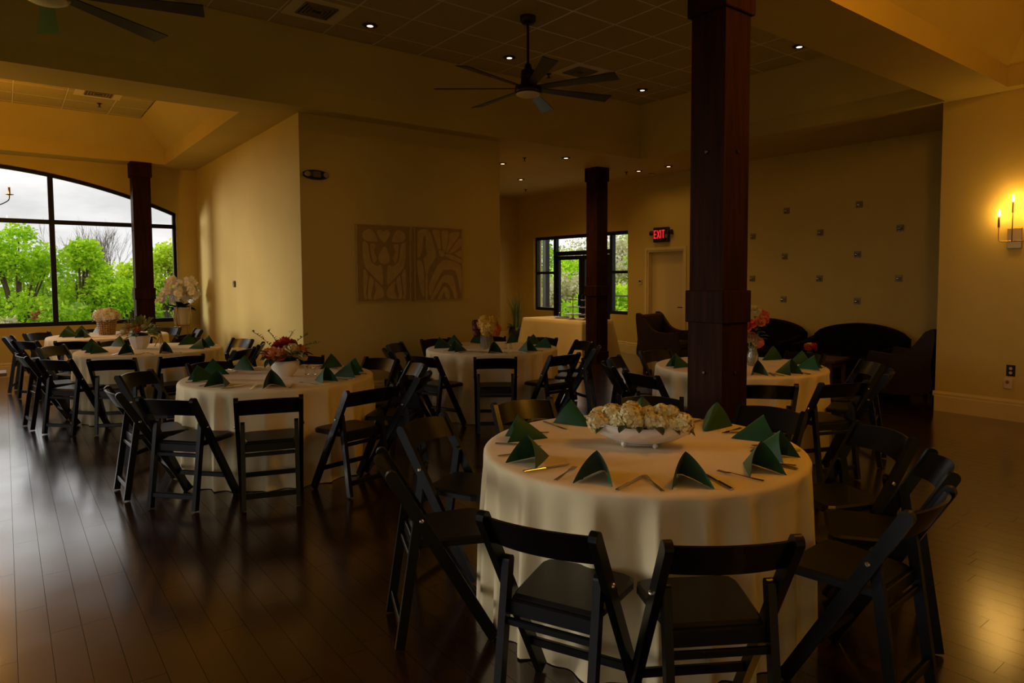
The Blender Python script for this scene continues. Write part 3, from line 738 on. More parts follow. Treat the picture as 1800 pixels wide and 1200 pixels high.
for k in range(22):
    a = k*1.9; leaf(LFG, t, (.05*math.cos(a), .05*math.sin(a), .2+.012*k), (math.cos(a), math.sin(a), .2), 1.1)
# faceted white pot with peach roses and greenery
t = empty('flower_pot', (T5[0]-.10, T5[1]+.10, TZ)); tag(t, 'faceted white pot of peach roses and bushy greenery', 'flower pot')
MB().lathe([(.07, 0), (.10, .06), (.115, .12), (.112, .155), (.10, .155), (.10, .12), (.0, .08)], 9, smooth=False).build('pot', WHITEC, t)
MB().ball((0, 0, .15), .095, 14, 6, sc=(1, 1, .5)).build('foam', SOIL, t)
for me, x, y, z, s in ((ROSE_O, -.05, -.02, .27, 1.2), (ROSE_O, -.09, .03, .25, 1.0), (ROSE_OO, .0, .02, .28, 1.0), (ROSE_Y, .03, -.05, .25, .9), (ROSE_O, -.03, -.09, .22, .9)): blossom(me, t, (x, y, z), (x*4, y*4, .8), s)
LFY = leaf_mesh('leaf', .07, .016, mat('yellow_green_leaf_indoor', (.30, .33, .07), .6))
for k in range(170):
    a = r.random()*2*PI; el = r.uniform(-.25, 1.3); d = Vector((math.cos(a)*math.cos(el), math.sin(a)*math.cos(el), math.sin(el))); p = d*r.uniform(.07, .16); p.x *= 1.25
    leaf((LFG, LFY, LFY)[k % 3], t, (p.x, p.y, p.z+.18), d, r.uniform(.8, 1.35))
# woven basket with white hydrangeas
t = empty('flower_basket', (T6[0]-.02, T6[1]+.05, TZ)); tag(t, 'woven gold basket of white hydrangeas on the table before the window', 'flower basket')
bs = MB()
for k in range(22): a = 2*PI*k/22; bs.tube([(.10*math.cos(a), .10*math.sin(a), .0), (.125*math.cos(a), .125*math.sin(a), .21)], .006, 5)
for j in range(8):
    z = .008+j*.028; rr_ = .10+.025*z/.21+.002
    bs.tube([(rr_*math.cos(2*PI*k/24), rr_*math.sin(2*PI*k/24), z) for k in range(25)], .007, 5, cap=False)
bs.build('basket', WICK, t)
MB().lathe([(.088, .004), (.112, .2)], 20).build('liner', mat('liner', (.25, .16, .07), .6), t)
for k in range(16):
    z = 1-.75*(k+.5)/16*1.2; a = k*2.4; q = math.sqrt(max(0, 1-z*z)); p = (.135*q*math.cos(a), .135*q*math.sin(a), .245+.10*z)
    blossom(HYD_W2, t, p, (p[0], p[1], .1+z*.2), r.uniform(1.0, 1.2), r.random()*6)
for k in range(6): a = k*1.05-.6; leaf(LF, t, (.12*math.cos(a), .12*math.sin(a), .22), (math.cos(a), math.sin(a), -.1), 1)
# salt and pepper shakers
def shaker(x, y, label):
    t = empty('shaker', (x, y, TZ)); MB().lathe([(.0, .001), (.016, .001), (.018, .006), (.014, .04), (.011, .052)], 12).build('jar', CRYSTAL, t)
    MB().lathe([(.0125, .05), (.014, .054), (.012, .068), (.0, .074)], 12).build('lid', STEEL, t); tag(t, label, 'shaker', 'salt and pepper shakers')
for (c, n) in ((T2, N2), (T3, N3), (T5, N5)):
    dx, dy = (.20, -.10) if c == T2 else ((.04, -.22) if c == T3 else (.1, -.02))
    shaker(c[0]+dx, c[1]+dy, 'left small shaker of the pair on the %s' % n); shaker(c[0]+dx+.045, c[1]+dy-.04, 'right small shaker of the pair on the %s' % n)
# small easel stands and a votive
def easel(x, y, label, rz):
    t = empty('table_easel', (x, y, TZ), rz); b = MB()
    b.bar((-.045, 0, 0), (-.006, .012, .15), .008, .008).bar((.045, 0, 0), (.006, .012, .15), .008, .008).bar((0, .09, 0), (0, .012, .14), .008, .008).box(-.04, .04, -.006, .008, .045, .055)
    b.build('frame', WICK, t); tag(t, label, 'easel', 'small table easels')
easel(T3[0]+.02, T3[1]+.05, 'small wire easel beside the cut-glass vase', R(-35)); easel(T5[0]+.16, T5[1]+.25, 'small wooden easel beside the faceted pot', R(60))
t = empty('votive', (T6[0]+.17, T6[1]-.03, TZ)); tag(t, 'small white votive candle beside the woven basket', 'candle')
MB().lathe([(.0, .001), (.03, .001), (.034, .07), (.03, .07), (.028, .01), (.0, .008)], 16).build('glass', WHITEC, t); MB().lathe([(.026, .01), (.026, .045)], 14).build('wax', WHITEC, t)
t = empty('votive', (T6[0]+.23, T6[1]-.05, TZ)); tag(t, 'amber votive holder beside the white candle', 'candle')
MB().lathe([(.0, .001), (.03, .001), (.03, .11), (.026, .11), (.026, .01), (.0, .008)], 16).build('glass', mat('amber', (.35, .10, .04), .3), t)

# ------------------------------------------------------------------ orchid on a brass stand
t = empty('orchid_plant', (2.48, 13.22, 0)); tag(t, 'white orchid arrangement in a pot on a brass stand in the corner', 'orchid')
MB().lathe([(.0, .76), (.095, .76), (.11, .80), (.135, 1.06), (.142, 1.065), (.142, 1.085), (.125, 1.085), (.12, 1.05), (.0, 1.04)], 28).build('pot', mat('cream_pot', (.72, .62, .42), .4), t)
st = MB()
for k in range(4):
    a = PI/4+k*PI/2; c, s = math.cos(a), math.sin(a)
    st.tube(spline([(c*.19, s*.19, .0), (c*.17, s*.17, .35), (c*.13, s*.13, .72), (c*.15, s*.15, .80), (c*.17, s*.17, .95), (c*.15, s*.15, 1.10)], 5, False), .010, 8)
for z, rr_ in ((.74, .13), (.30, .175)): st.tube([(rr_*math.cos(2*PI*k/28), rr_*math.sin(2*PI*k/28), z) for k in range(29)], .009, 6, cap=False)
st.lathe([(.125, .735), (.125, .755)], 24)
st.build('stand', BRASS, t)
ob = MB()
for k in range(5):
    a = 2*PI*k/5+.3
    M = T(0, 0, 0, a)
    ob.grid(lambda u, v: (.006+.034*v*(1-.0*v), (u-.5)*.036*math.sin(PI*min(1, v*.95+.05)), .010*v), 2, 4, True, M)
ob.ball((0, 0, .006), .007, 6, 4)
OB = ob.mesh('blossom', F_ORCH)
r2 = random.Random(11)
for k in range(9):
    a = 2*PI*k/9+.2; reach = r2.uniform(.14, .27); top_ = r2.uniform(1.30, 1.60); c, s = math.cos(a), math.sin(a)*.7
    pts = spline([(0, 0, 1.05), (c*.05, s*.05, 1.25), (c*reach*.6, s*reach*.6, top_), (c*reach*1.05, s*reach*1.05, top_-.06), (c*reach*1.35, s*reach*1.35, top_-.2)], 6, False)
    stem = MB().tube(pts, .0035, 5).build('stem', LEAFG, t)
    for j in range(28):
        p = Vector(pts[int(6+(len(pts)-7)*j/27)]); q = Vector((r2.uniform(-1, 1), r2.uniform(-1.2, .6), r2.uniform(-.4, .6))).normalized()
        o = link('blossom', OB, stem, p+q*.045); orient(o, q, r2.random()*6); sc = r2.uniform(1.2, 1.7); o.scale = (sc,)*3
for k in range(44):
    a = r2.random()*2*PI; el = r2.uniform(-.6, .9); d = (math.cos(a), math.sin(a), el)
    leaf(LF, t, (.05*math.cos(a), .05*math.sin(a), 1.07), d, r2.uniform(1.3, 2.3))

# potted grasses by the terrace window
def grass_pot(x, y, label, h, pot):
    t = empty('potted_grass', (x, y, 0)); tag(t, label, 'potted plant')
    MB().lathe([(.0, .001), (.13, .001), (.18, .12), (.19, .30), (.15, .40), (.13, .40), (.0, .36)], 24).build('pot', pot, t)
    b = MB(); q = random.Random(int(x*100))
    for k in range(150):
        a = q.random()*2*PI; out_ = q.uniform(.05, .30); hh = h*q.uniform(.6, 1); w = .008
        c, s = math.cos(a), math.sin(a); px, py = .06*q.uniform(-1, 1), .06*q.uniform(-1, 1)
        pts = [(px+c*out_*u**2, py+s*out_*u**2, .37+hh*u*(1-.12*u)) for u in (0, .35, .7, 1)]
        v = []
        for i, p in enumerate(pts):
            ww = w*(1-i/3.2); v += [(p[0]-s*ww, p[1]+c*ww, p[2]), (p[0]+s*ww, p[1]-c*ww, p[2])]
        b.add(v, [(0, 1, 3, 2), (2, 3, 5, 4), (4, 5, 7, 6)], True)
    tag(b.build('grass_blades', LEAFG, t), kind='stuff')
    for k in range(18):
        a = q.random()*2*PI; leaf(LFG, t, (.08*math.cos(a), .08*math.sin(a), .40), (math.cos(a), math.sin(a), q.uniform(-.4, .9)), q.uniform(1.6, 2.4))
grass_pot(9.75, 13.05, 'dark potted ornamental grass in the corner beyond the buffet table', .95, PLASTB)

# ------------------------------------------------------------------ buffet table with cake stands
BX0, BX1, BY0, BY1 = 8.52, 9.34, 9.36, 11.16
g = empty('buffet_table', (0, 0, 0)); tag(g, 'long folding table beneath the buffet cloth', 'table')
MB().box(BX0+.02, BX1-.02, BY0+.02, BY1-.02, .72, .75, b=.004).build('tabletop', TABLEW, g)
for x in (BX0+.15, BX1-.15):
    for y in (BY0+.2, BY1-.2): MB().tube([(x, y, .002), (x, y, .72)], .016, 8).build('leg', STEEL, g)
b = MB(); loop = []
def corner_loop(z, off, wav, seed=3):
    q = random.Random(seed); pts = []
    for (ax, ay, bx, by, nx_, ny_) in ((BX0, BY0, BX1, BY0, 0, -1), (BX1, BY0, BX1, BY1, 1, 0), (BX1, BY1, BX0, BY1, 0, 1), (BX0, BY1, BX0, BY0, -1, 0)):
        n = 30
        for k in range(n):
            u = k/n; e = min(u, 1-u); fl = .11*math.exp(-e*14)
            w = (off + wav*math.sin(u*26+nx_*2+ny_*3)*.012 + wav*math.sin(u*61+1)*.005 + wav*fl)
            du = wav*fl*(-1 if u < .5 else 1)
            tx, ty = (bx-ax), (by-ay); L = math.hypot(tx, ty)
            pts.append((ax+tx*u+nx_*w+tx/L*du, ay+ty*u+ny_*w+ty/L*du, z))
    return pts
rings = [corner_loop(.757, -.02, 0), corner_loop(.757, 0, 0), corner_loop(.752, .006, 0)] + [corner_loop(.752-.742*k/10, .007+.014*k/10, k/10) for k in range(1, 11)]
n = len(rings[0]); v = [p for q in rings for p in q]
b.add(v, [(i*n+k, i*n+(k+1) % n, (i+1)*n+(k+1) % n, (i+1)*n+k)[::-1] for i in range(len(rings)-1) for k in range(n)], True)
b.add(rings[0], [tuple(range(n))], False)
tag(b.build('tablecloth', CLOTH), 'long ivory tablecloth draped over the buffet table by the terrace window', 'tablecloth')
def tier_stand(x, y, label):
    t = empty('tiered_stand', (x, y, .7575)); tag(t, label, 'cake stand', 'tiered stands on the buffet')
    MB().lathe([(.0, .001), (.075, .001), (.07, .012), (.03, .03), (.022, .06), (.03, .075), (.0, .08)], 20).build('base', STEEL, t)
    MB().tube([(0, 0, .06), (0, 0, .50)], .008, 8).tube([(.03*math.cos(2*PI*k/16), 0, .53+.03*math.sin(2*PI*k/16)) for k in range(17)], .005, 6).build('post', STEEL, t)
    for z, rr_ in ((.10, .17), (.24, .14), (.38, .11)):
        MB().lathe([(.0, z), (rr_*.7, z), (rr_, z+.012), (rr_+.004, z+.018), (rr_*.98, z+.018), (rr_*.7, z+.006), (.0, z+.005)], 28).build('tray', STEEL, t)
tier_stand(8.86, 9.98, 'left steel tiered cake stand on the buffet table'); tier_stand(8.86, 9.60, 'right steel tiered cake stand on the buffet, beside the slim column')
t = empty('serving_tray', (8.97, 10.42, .7575), .2); tag(t, 'low steel serving tray left of the tiered stands', 'tray')
MB().lathe([(.0, .002), (.13, .002), (.17, .03), (.165, .032), (.125, .008), (.0, .008)], 28).build('dish', STEEL, t)
MB().tube([(-.15, 0, .02), (-.10, 0, .12), (0, 0, .15), (.10, 0, .12), (.15, 0, .02)], .005, 6).build('handle', STEEL, t)

# ------------------------------------------------------------------ lounge seating
def loveseat(y, label):
    t = empty('loveseat', (9.72, y, 0), R(180)); tag(t, label, 'sofa', 'dark loveseats')     # faces -X; local +x = front
    W2 = .70
    MB().box(-.36, .40, -W2, W2, .12, .30, b=.02).build('base', BLACKV, t)
    pf = [(-W2+.03, .28)] + [(-W2+.03+(2*W2-.06)*k/16, .70+.19*math.sin(PI*k/16)**.6) for k in range(17)] + [(W2-.03, .28)]
    MB().prism(pf, -.40, -.22, axis='x').build('backrest', BLACKV, t)
    for s in (-1, 1):
        MB().prism([(-.36, .12), (.40, .12), (.40, .54), (.36, .58), (.1, .60), (-.2, .66), (-.36, .70)], s*W2-.10 if s > 0 else s*W2, s*W2 if s > 0 else s*W2+.10, axis='y').build('armrest', BLACKV, t)
        MB().box(-.22, .38, .005 if s > 0 else -W2+.105, W2-.105 if s > 0 else -.005, .30, .44, b=.03).build('seat_cushion', BLACKV, t)
        for x in (-.3, .34): MB().lathe([(.02, .001), (.03, .12)], 10, T(x, s*.6, 0)).build('leg', COLW, t)
loveseat(6.42, 'black curved-back loveseat against the lounge wall, partly behind the large column'); loveseat(4.86, 'black curved-back loveseat in the middle of the lounge wall')
def armchair(x, y, rz, label, sc=1):
    t = empty('armchair', (x, y, 0), rz); tag(t, label, 'armchair', 'brown leather armchairs')  # faces +x
    hw = .38
    MB().box(-.34, .36, -hw+.09, hw-.09, .16, .32, b=.015).build('base', LEATHER, t)
    MB().box(-.20, .37, -hw+.10, hw-.10, .32, .46, b=.035).build('seat_cushion', LEATHER, t)
    M = Matrix(((1, 0, -.10, 0), (0, 1, 0, 0), (0, 0, 1, 0), (0, 0, 0, 1)))
    MB().box(-.30, -.16, -hw, hw, .18, .92, M, b=.025).build('backrest', LEATHER, t)
    pr = spline([(-.33, .17), (.37, .17), (.37, .60), (.30, .63), (.08, .62), (-.10, .68), (-.22, .82), (-.30, .92), (-.40, .92), (-.36, .5)], 4)
    for s in (-1, 1): MB().prism(pr, s*hw-.045, s*hw+.045, axis='y').build('armrest', LEATHER, t)
    for px_ in (-.28, .31):
        for s in (-1, 1): MB().lathe([(.016, .001), (.028, .17)], 8, T(px_, s*.33, 0)).build('leg', COLW, t)
armchair(9.30, 7.95, R(-75), 'brown leather armchair with swooping arms in front of the lounge door')
armchair(9.08, 3.73, R(92), 'brown leather armchair half hidden behind the end of the right wall')
t = empty('end_table', (8.62, 4.72, 0), R(8)); tag(t, 'low walnut table between the lounge seats', 'table')
MB().box(-.30, .30, -.30, .30, .46, .50, b=.006).build('tabletop', TABLEW, t); MB().box(-.26, .26, -.26, .26, .40, .46).build('apron', TABLEW, t)
for sx in (-1, 1):
    for sy in (-1, 1): MB().box(sx*.24-.025, sx*.24+.025, sy*.24-.025, sy*.24+.025, .001, .41).build('leg', TABLEW, t)
t = empty('bud_vase', (8.52, 4.80, .501)); tag(t, 'small glass of red flowers on the low lounge table', 'flower vase')
MB().lathe([(.0, .002), (.035, .002), (.04, .08), (.036, .08), (.03, .01), (.0, .01)], 16).build('vase', CRYSTAL, t)
for k in range(9):
    a = k*2.4; rad = .025+.035*(k % 3)/2; blossom((ROSE_R, ROSE_P, ROSE_R)[k % 3], t, (rad*math.cos(a), rad*math.sin(a), .12+.035*(k % 2)), (math.cos(a), math.sin(a), .9), .85)
for k in range(3): blossom(HYD_Y, t, (.02*math.cos(k*2), .02*math.sin(k*2), .17), (0, 0, 1), .45)
for k in range(8): a = k*.8; leaf(LFG, t, (.02*math.cos(a), .02*math.sin(a), .09), (math.cos(a), math.sin(a), .3), .9)
# bench at the left edge
t = empty('bench', (-.66, 10.42, 0)); tag(t, 'wooden bench end at the left edge below the arched window', 'bench')
MB().box(-.65, .65, -.18, .18, .42, .46, b=.006).build('seat', mat('oak_bench', (.25, .13, .05), .5), t)
for sx in (-.42, .42):
    for sy in (-.13, .13): MB().box(sx-.025, sx+.025, sy-.025, sy+.025, .001, .42).build('leg', TABLEW, t)

# ------------------------------------------------------------------ wall fittings
# relief paintings
def painting(x0, x1, z0, z1, src, shapes, label):
    t = empty('relief_painting', ((x0+x1)/2, YP, (z0+z1)/2)); tag(t, label, 'painting', 'relief paintings'); w, h = x1-x0, z1-z0
    MB().box(-w/2+.012, w/2-.012, -.035, -.004, -h/2+.012, h/2-.012).build('canvas', CANVASD, t)
    fr = MB().box(-w/2, -w/2+.012, -.045, -.001, -h/2, h/2).box(w/2-.012, w/2, -.045, -.001, -h/2, h/2).box(-w/2+.012, w/2-.012, -.045, -.001, h/2-.012, h/2).box(-w/2+.012, w/2-.012, -.045, -.001, -h/2, -h/2+.012)
    fr.build('frame', CANVASL, t)
    sx0, sx1, sy0, sy1 = src
    for sh in shapes:
        P = [((px-sx0)/(sx1-sx0)*w-w/2, h/2-(py-sy0)/(sy1-sy0)*h) for px, py in sh]
        P = spline(P, 4); n = len(P); cxx, czz = sum(p[0] for p in P)/n, sum(p[1] for p in P)/n
        ar = sum(P[i][0]*P[(i+1) % n][1]-P[(i+1) % n][0]*P[i][1] for i in range(n))
        if ar < 0: P = P[::-1]
        MB().prism(P, -.044, -.034, axis='y').build('raised_petal', CANVASL, t)
mir = lambda s: [(980-x, y) for x, y in s]
hl = [(250,260),(300,215),(345,215),(385,270),(410,345),(380,355),(300,350),(255,320)]
lfl = [(250,370),(300,385),(315,470),(335,580),(400,640),(455,640),(465,850),(420,825),(330,725),(262,620)]
s1 = [(252,690),(298,740),(290,850),(275,960),(290,1020),(252,1000)]; s2 = [(315,765),(355,795),(360,850),(330,980),(340,1025),(300,1025),(295,930)]; s3 = [(375,825),(430,870),(468,930),(468,1000),(400,1028),(355,1025),(385,930)]
inn = [(330,385),(390,395),(370,470),(400,555),(365,600),(342,520)]
P1 = [hl, mir(hl), [(410,230),(450,215),(478,235),(510,215),(545,230),(545,280),(515,340),(490,370),(460,345),(420,290)], lfl, mir(lfl), [(490,410),(530,480),(545,560),(525,605),(485,615),(440,600),(420,545),(440,480)], s1, s2, s3, mir(s1), mir(s2), mir(s3), inn, mir(inn)]
P2 = [[(880,300),(890,240),(940,212),(1000,225),(1040,300),(1060,400),(1085,490),(1070,560),(1020,640),(985,740),(960,720),(950,600),(945,560),(985,500),(970,420),(975,310),(955,290),(940,320),(935,420),(915,500),(880,540)],
      [(1050,225),(1120,220),(1135,300),(1140,420),(1115,440),(1080,330)], [(1155,230),(1225,225),(1225,330),(1195,470),(1165,450),(1155,330)], [(1250,250),(1350,228),(1355,270),(1290,370),(1215,480),(1205,460),(1235,350)],
      [(1380,310),(1382,380),(1310,460),(1230,490),(1280,420),(1340,330)], [(1380,450),(1380,530),(1300,490),(1340,470)], [(1190,505),(1250,500),(1375,560),(1380,605),(1300,580),(1220,540)], [(1115,460),(1160,460),(1185,510),(1160,530),(1125,510)],
      [(870,600),(910,580),(940,660),(950,800),(945,1000),(920,960),(890,800)], [(1010,990),(1000,880),(1060,720),(1130,600),(1200,570),(1300,590),(1370,640),(1385,720),(1382,900),(1370,960),(1340,800),(1300,700),(1200,685),(1150,720),(1080,850),(1030,980)],
      [(1020,1025),(1090,880),(1150,780),(1200,750),(1280,770),(1310,900),(1330,1020),(1300,1030),(1260,920),(1210,850),(1160,850),(1100,960),(1050,1030)], [(1100,1030),(1150,920),(1190,890),(1230,940),(1240,1030),(1200,1030),(1170,960),(1140,1030)], [(965,760),(985,770),(985,1030),(965,1030)]]
painting(3.565, 4.335, 1.27, 2.28, (180, 790, 155, 1065), P1, 'left tan relief painting with heart-shaped petals and a tulip')
painting(4.395, 5.155, 1.27, 2.28, (845, 1395, 185, 1055), P2, 'right tan relief painting with arches and fanned petals')
# emergency light
t = empty('emergency_light', (3.06, YP-.001, 2.85)); tag(t, 'oval black emergency light high on the painting wall', 'emergency light')
MB().ball((0, -.03, 0), .17, 20, 10, sc=(1, .28, .36)).build('housing', PLASTB, t)
for s in (-1, 1): MB().lathe([(.030, 0), (.036, .02), (.030, .026)], 14, T(s*.115, -.055, .0, 0, 0, PI/2)).build('lamp_head', mat('grey_lens', (.28, .24, .18), .25), t)
MB().box(-.045, .045, -.082, -.074, -.035, .035).build('centre_plate', mat('grey_plate', (.10, .075, .045), .4), t)
# thermostat on the side wall and on the lounge wall
def thermostat(x, y, z, label, m=None):
    t = empty('thermostat', (x, y, z)); tag(t, label, 'thermostat')
    MB().box(-.024, 0, -.045, .045, -.05, .05, b=.006).build('cover', m or PLASTW, t); MB().box(-.027, -.023, -.025, .025, .0, .03).build('screen', PLASTB, t)
thermostat(XS, 11.25, 1.5, 'small wall control on the bright side wall', mat('brown_plate', (.12, .07, .03), .4)); thermostat(XL, 9.45, 1.49, 'small beige thermostat left of the lounge door')
t = empty('door_strip', (XT-.001, 9.765, 1.31)); tag(t, 'thin red vertical strip beside the terrace window', 'sign')
MB().box(-.02, 0, -.012, .012, -.22, .20, b=.003).build('strip', mat('red_strip', (.35, .01, .02), .5), t); MB().ball((-.012, 0, .23), .014, 8, 6).build('cap', mat('brown_cap', (.2, .08, .04), .5), t)
def outlet(x, y, z, dark, label):
    t = empty('wall_outlet', (x, y, z)); tag(t, label, 'outlet')
    MB().box(-.007, 0, -.042, .042, -.062, .062, b=.002).build('plate', PLASTB if dark else PLASTW, t)
    for dz in (-.024, .024): MB().lathe([(.016, 0), (.016, .004)], 14, T(-.006, 0, dz, 0, -PI/2)).build('socket', PLASTW if dark else mat('outlet_grey', (.2, .14, .1), .4), t)
    return t
outlet(XR, 2.53, .55, True, 'black double outlet low on the right wall')
t = empty('air_freshener', (XR-.001, 2.545, .41)); tag(t, 'white plug-in unit below the black outlet on the right wall', 'plug-in')
MB().box(-.045, 0, -.04, .04, -.06, .06, b=.01).build('body', PLASTW, t); MB().lathe([(.016, 0), (.018, .004), (.012, .006)], 14, T(-.045, 0, .018, 0, -PI/2)).build('button', mat('purple_dot', (.25, .10, .12), .4), t)
outlet(XT, 9.825, .48, True, 'black double outlet in the corner below the terrace window')
# exit sign
t = empty('exit_sign', (XL, 8.87, 2.42)); tag(t, 'red lit EXIT sign with two lamp heads above the lounge door', 'exit sign')
MB().box(-.075, 0, -.19, .19, -.15, .14, b=.012).build('housing', PLASTB, t)
lt = MB(); X_ = -.078
def seg(y0, z0, y1, z1, w=.022): lt.bar((X_, y0, z0), (X_, y1, z1), w, .006, up=(1, 0, 0))
# letters run from +Y (left as seen) to -Y
def E_(y): seg(y, -.075, y, .085); [seg(y+.011, z, y-.055, z) for z in (-.066, .005, .076)]
def X2(y): seg(y, -.075, y-.062, .085); seg(y, .085, y-.062, -.075)
def I_(y): seg(y, -.075, y, .085)
def T_(y): seg(y-.034, -.075, y-.034, .085); seg(y+.002, .076, y-.07, .076)
E_(.150); X2(.075); I_(-.015); T_(-.045)
lt.build('letters', REDGLOW, t)
MB().box(-.079, -.075, -.168, -.135, -.07, .0).build('arrow_mark', mat('grey_mark', (.3, .25, .2), .5), t)
for s in (-1, 1): MB().lathe([(.018, 0), (.02, .03), (.05, .07), (.052, .085), (.0, .08)], 14, T(-.04, s*.19, .02, 0, 0, -s*PI/2.3)).build('lamp_head', PLASTB, t)
# candle squares on the lounge wall
sq = MB()
for a in (-1, 1):
    sq.bar((-.008, a*.045, -.05), (-.008, a*.045, .05), .010, .010).bar((-.008, -.05, a*.045), (-.008, .05, a*.045), .010, .010)
sq.box(-.004, 0, -.05, .05, -.05, .05)
SQ = sq.mesh('backplate', mat('pewter', (.30, .24, .15), .45, metal=.6)); CUP = MB().lathe([(.0, 0), (.026, 0), (.03, .045), (.027, .045), (.022, .006), (.0, .006)], 14, T(-.045, 0, -.03)).box(-.05, -.004, -.006, .006, -.035, -.028).mesh('candle_cup', STEEL)
SQP = [(6.21, 2.67, 'topmost left'), (5.01, 2.67, 'topmost right'), (6.84, 2.28, 'upper, beside the column'), (5.62, 2.28, 'upper middle'), (4.41, 2.28, 'upper right'), (6.23, 1.92, 'middle height left'), (5.02, 1.92, 'middle height right'), (6.84, 1.555, 'lower, beside the column'),
       (5.62, 1.555, 'lower middle'), (4.41, 1.555, 'lower right'), (6.24, 1.21, 'lowest left'), (5.01, 1.21, 'lowest right')]
for y, z, nm in SQP:
    t = empty('candle_holder', (XL-.001, y, z)); link('backplate', SQ, t); link('candle_cup', CUP, t); tag(t, 'small metal candle holder on the lounge wall, %s' % nm, 'candle holder', 'square candle holders')

# ------------------------------------------------------------------ lamps
def point(name, parent, loc, watts, rad=.03, col=WARM):
    L = bpy.data.lights.new(name, 'POINT'); L.energy = watts; L.color = col; L.shadow_soft_size = rad
    o = bpy.data.objects.new(name, L); COL.objects.link(o); o.parent = parent; o.location = loc; return o
def sconce(y, label, watts=7.5):
    t = empty('wall_sconce', (XR-.001, y, 1.98)); tag(t, label, 'sconce', 'candle sconces')
    MB().box(-.02, 0, -.068, .068, -.10, .12, b=.004).build('backplate', BRASS, t)
    MB().tube([(-.02, 0, -.02), (-.10, 0, -.03), (-.10, 0, .28)], .006, 6).build('arm', BRASS, t)
    for s in (-1, 1): MB().tube(spline([(-.06, 0, -.02), (-.09, s*.07, -.025), (-.10, s*.115, -.02), (-.10, s*.125, .02), (-.10, s*.125, .13)], 4, False), .006, 6).build('arm', BRASS, t)
    for yy_, z0 in ((0, .28), (-.125, .13), (.125, .13)):
        c = MB().lathe([(.0, z0), (.011, z0), (.011, z0+.11), (.009, z0+.115), (.0, z0+.115)], 12, T(-.10, yy_, 0)).build('candle_sleeve', WICK, t)
        MB().lathe([(.004, z0+.115), (.013, z0+.135), (.012, z0+.155), (.004, z0+.19), (.0, z0+.195)], 12, T(-.10, yy_, 0)).build('bulb', BULB, c)
        point('sconce_light', t, (-.10, yy_, z0+.15), watts, .02, (1, .56, .12))
sconce(2.535, 'brass three-candle wall sconce glowing at the right edge')
def chandelier(x, y, ztop, zarm, rad, label, watts, arms=8):
    t = empty('chandelier', (x, y, 0)); tag(t, label, 'chandelier', 'candle chandeliers')
    MB().lathe([(.06, ztop), (.06, ztop-.02), (.01, ztop-.05)], 16).tube([(0, 0, ztop-.04), (0, 0, zarm)], .008, 8).ball((0, 0, zarm), .05, 12, 8).build('stem', BRONZE, t)
    for k in range(arms):
        a = 2*PI*k/arms + .05; c, s = math.cos(a), math.sin(a)
        ar = MB().tube(spline([(0, 0, zarm), (c*rad*.35, s*rad*.35, zarm-.10), (c*rad*.75, s*rad*.75, zarm-.10), (c*rad*.97, s*rad*.97, zarm-.02), (c*rad, s*rad, zarm+.06)], 5, False), .007, 6).build('arm', BRONZE, t)
        MB().lathe([(.0, zarm+.055), (.045, zarm+.065), (.048, zarm+.07), (.0, zarm+.07)], 14, T(c*rad, s*rad, 0)).lathe([(.012, zarm+.07), (.012, zarm+.16), (.0, zarm+.165)], 10, T(c*rad, s*rad, 0)).build('candle_cup', BRASS, ar)
        MB().lathe([(.004, zarm+.165), (.013, zarm+.185), (.012, zarm+.205), (.0, zarm+.245)], 10, T(c*rad, s*rad, 0)).build('bulb', BULB, ar)
    point('chandelier_light', t, (0, 0, zarm+.22), watts, .15)
chandelier(-.69, 10.9, 4.24, 2.60, .79, 'bronze candle chandelier with one arm showing before the arched window', 85)
chandelier(3.75, .9, 4.36, 3.50, .5, 'bronze candle chandelier in the near right coffer', 90)
chandelier(-1.2, -.15, 4.36, 3.50, .6, 'bronze candle chandelier in the near left coffer', 5)
chandelier(6.7, .5, 4.36, 3.72, .5, 'unseen bronze chandelier added to brighten the near coffer beside the right wall', 18)  # out of view, added to brighten the right end of the near coffer
# ceiling fans
def fan(x, y, phase, label):
    t = empty('ceiling_fan', (x, y, 0)); tag(t, label, 'ceiling fan', 'ceiling fans'); zc = 4.355
    MB().lathe([(.085, zc), (.085, zc-.05), (.06, zc-.075), (.0, zc-.08)], 24).build('canopy', BRONZE, t)
    MB().tube([(0, 0, zc-.07), (0, 0, 3.80)], .014, 10).build('downrod', BRONZE, t)
    MB().lathe([(.0, 3.86), (.03, 3.86), (.045, 3.80), (.075, 3.79), (.08, 3.72), (.075, 3.70), (.085, 3.64), (.14, 3.62), (.148, 3.56), (.135, 3.545), (.0, 3.545)], 28).build('motor_housing', BRONZE, t)
    MB().lathe([(.0, 3.520), (.10, 3.523), (.13, 3.538), (.13, 3.547)], 28).build('light_disc', mat('frosted_disc', (.8, .68, .42), .5), t)
    for k in range(7):
        a = R(phase + k*360/7)
        bl = MB(); M = T(0, 0, 3.60, a)
        def fn(off):
            return lambda u, v: (.10+.90*u, (v-.5)*(.075+.075*u), off + (v-.5)*(.075+.075*u)*-.22)
        bl.grid(fn(0), 6, 2, False, M); bl.grid(fn(.008), 6, 2, False, M)
        for v_ in (0, 1): bl.grid(lambda u, w, v_=v_: tuple(Vector(fn(0)(u, v_)).lerp(Vector(fn(.008)(u, v_)), w)), 6, 1, False, M)
        bl.grid(lambda v, w: tuple(Vector(fn(0)(1, v)).lerp(Vector(fn(.008)(1, v)), w)), 2, 1, False, M)
        bl.build('blade', PLASTB, t)
fan(4.5, 5.79, -13, 'dark ceiling fan hanging in the middle of the hall'); fan(.31, 5.91, -16, 'dark ceiling fan cut off at the top left edge')
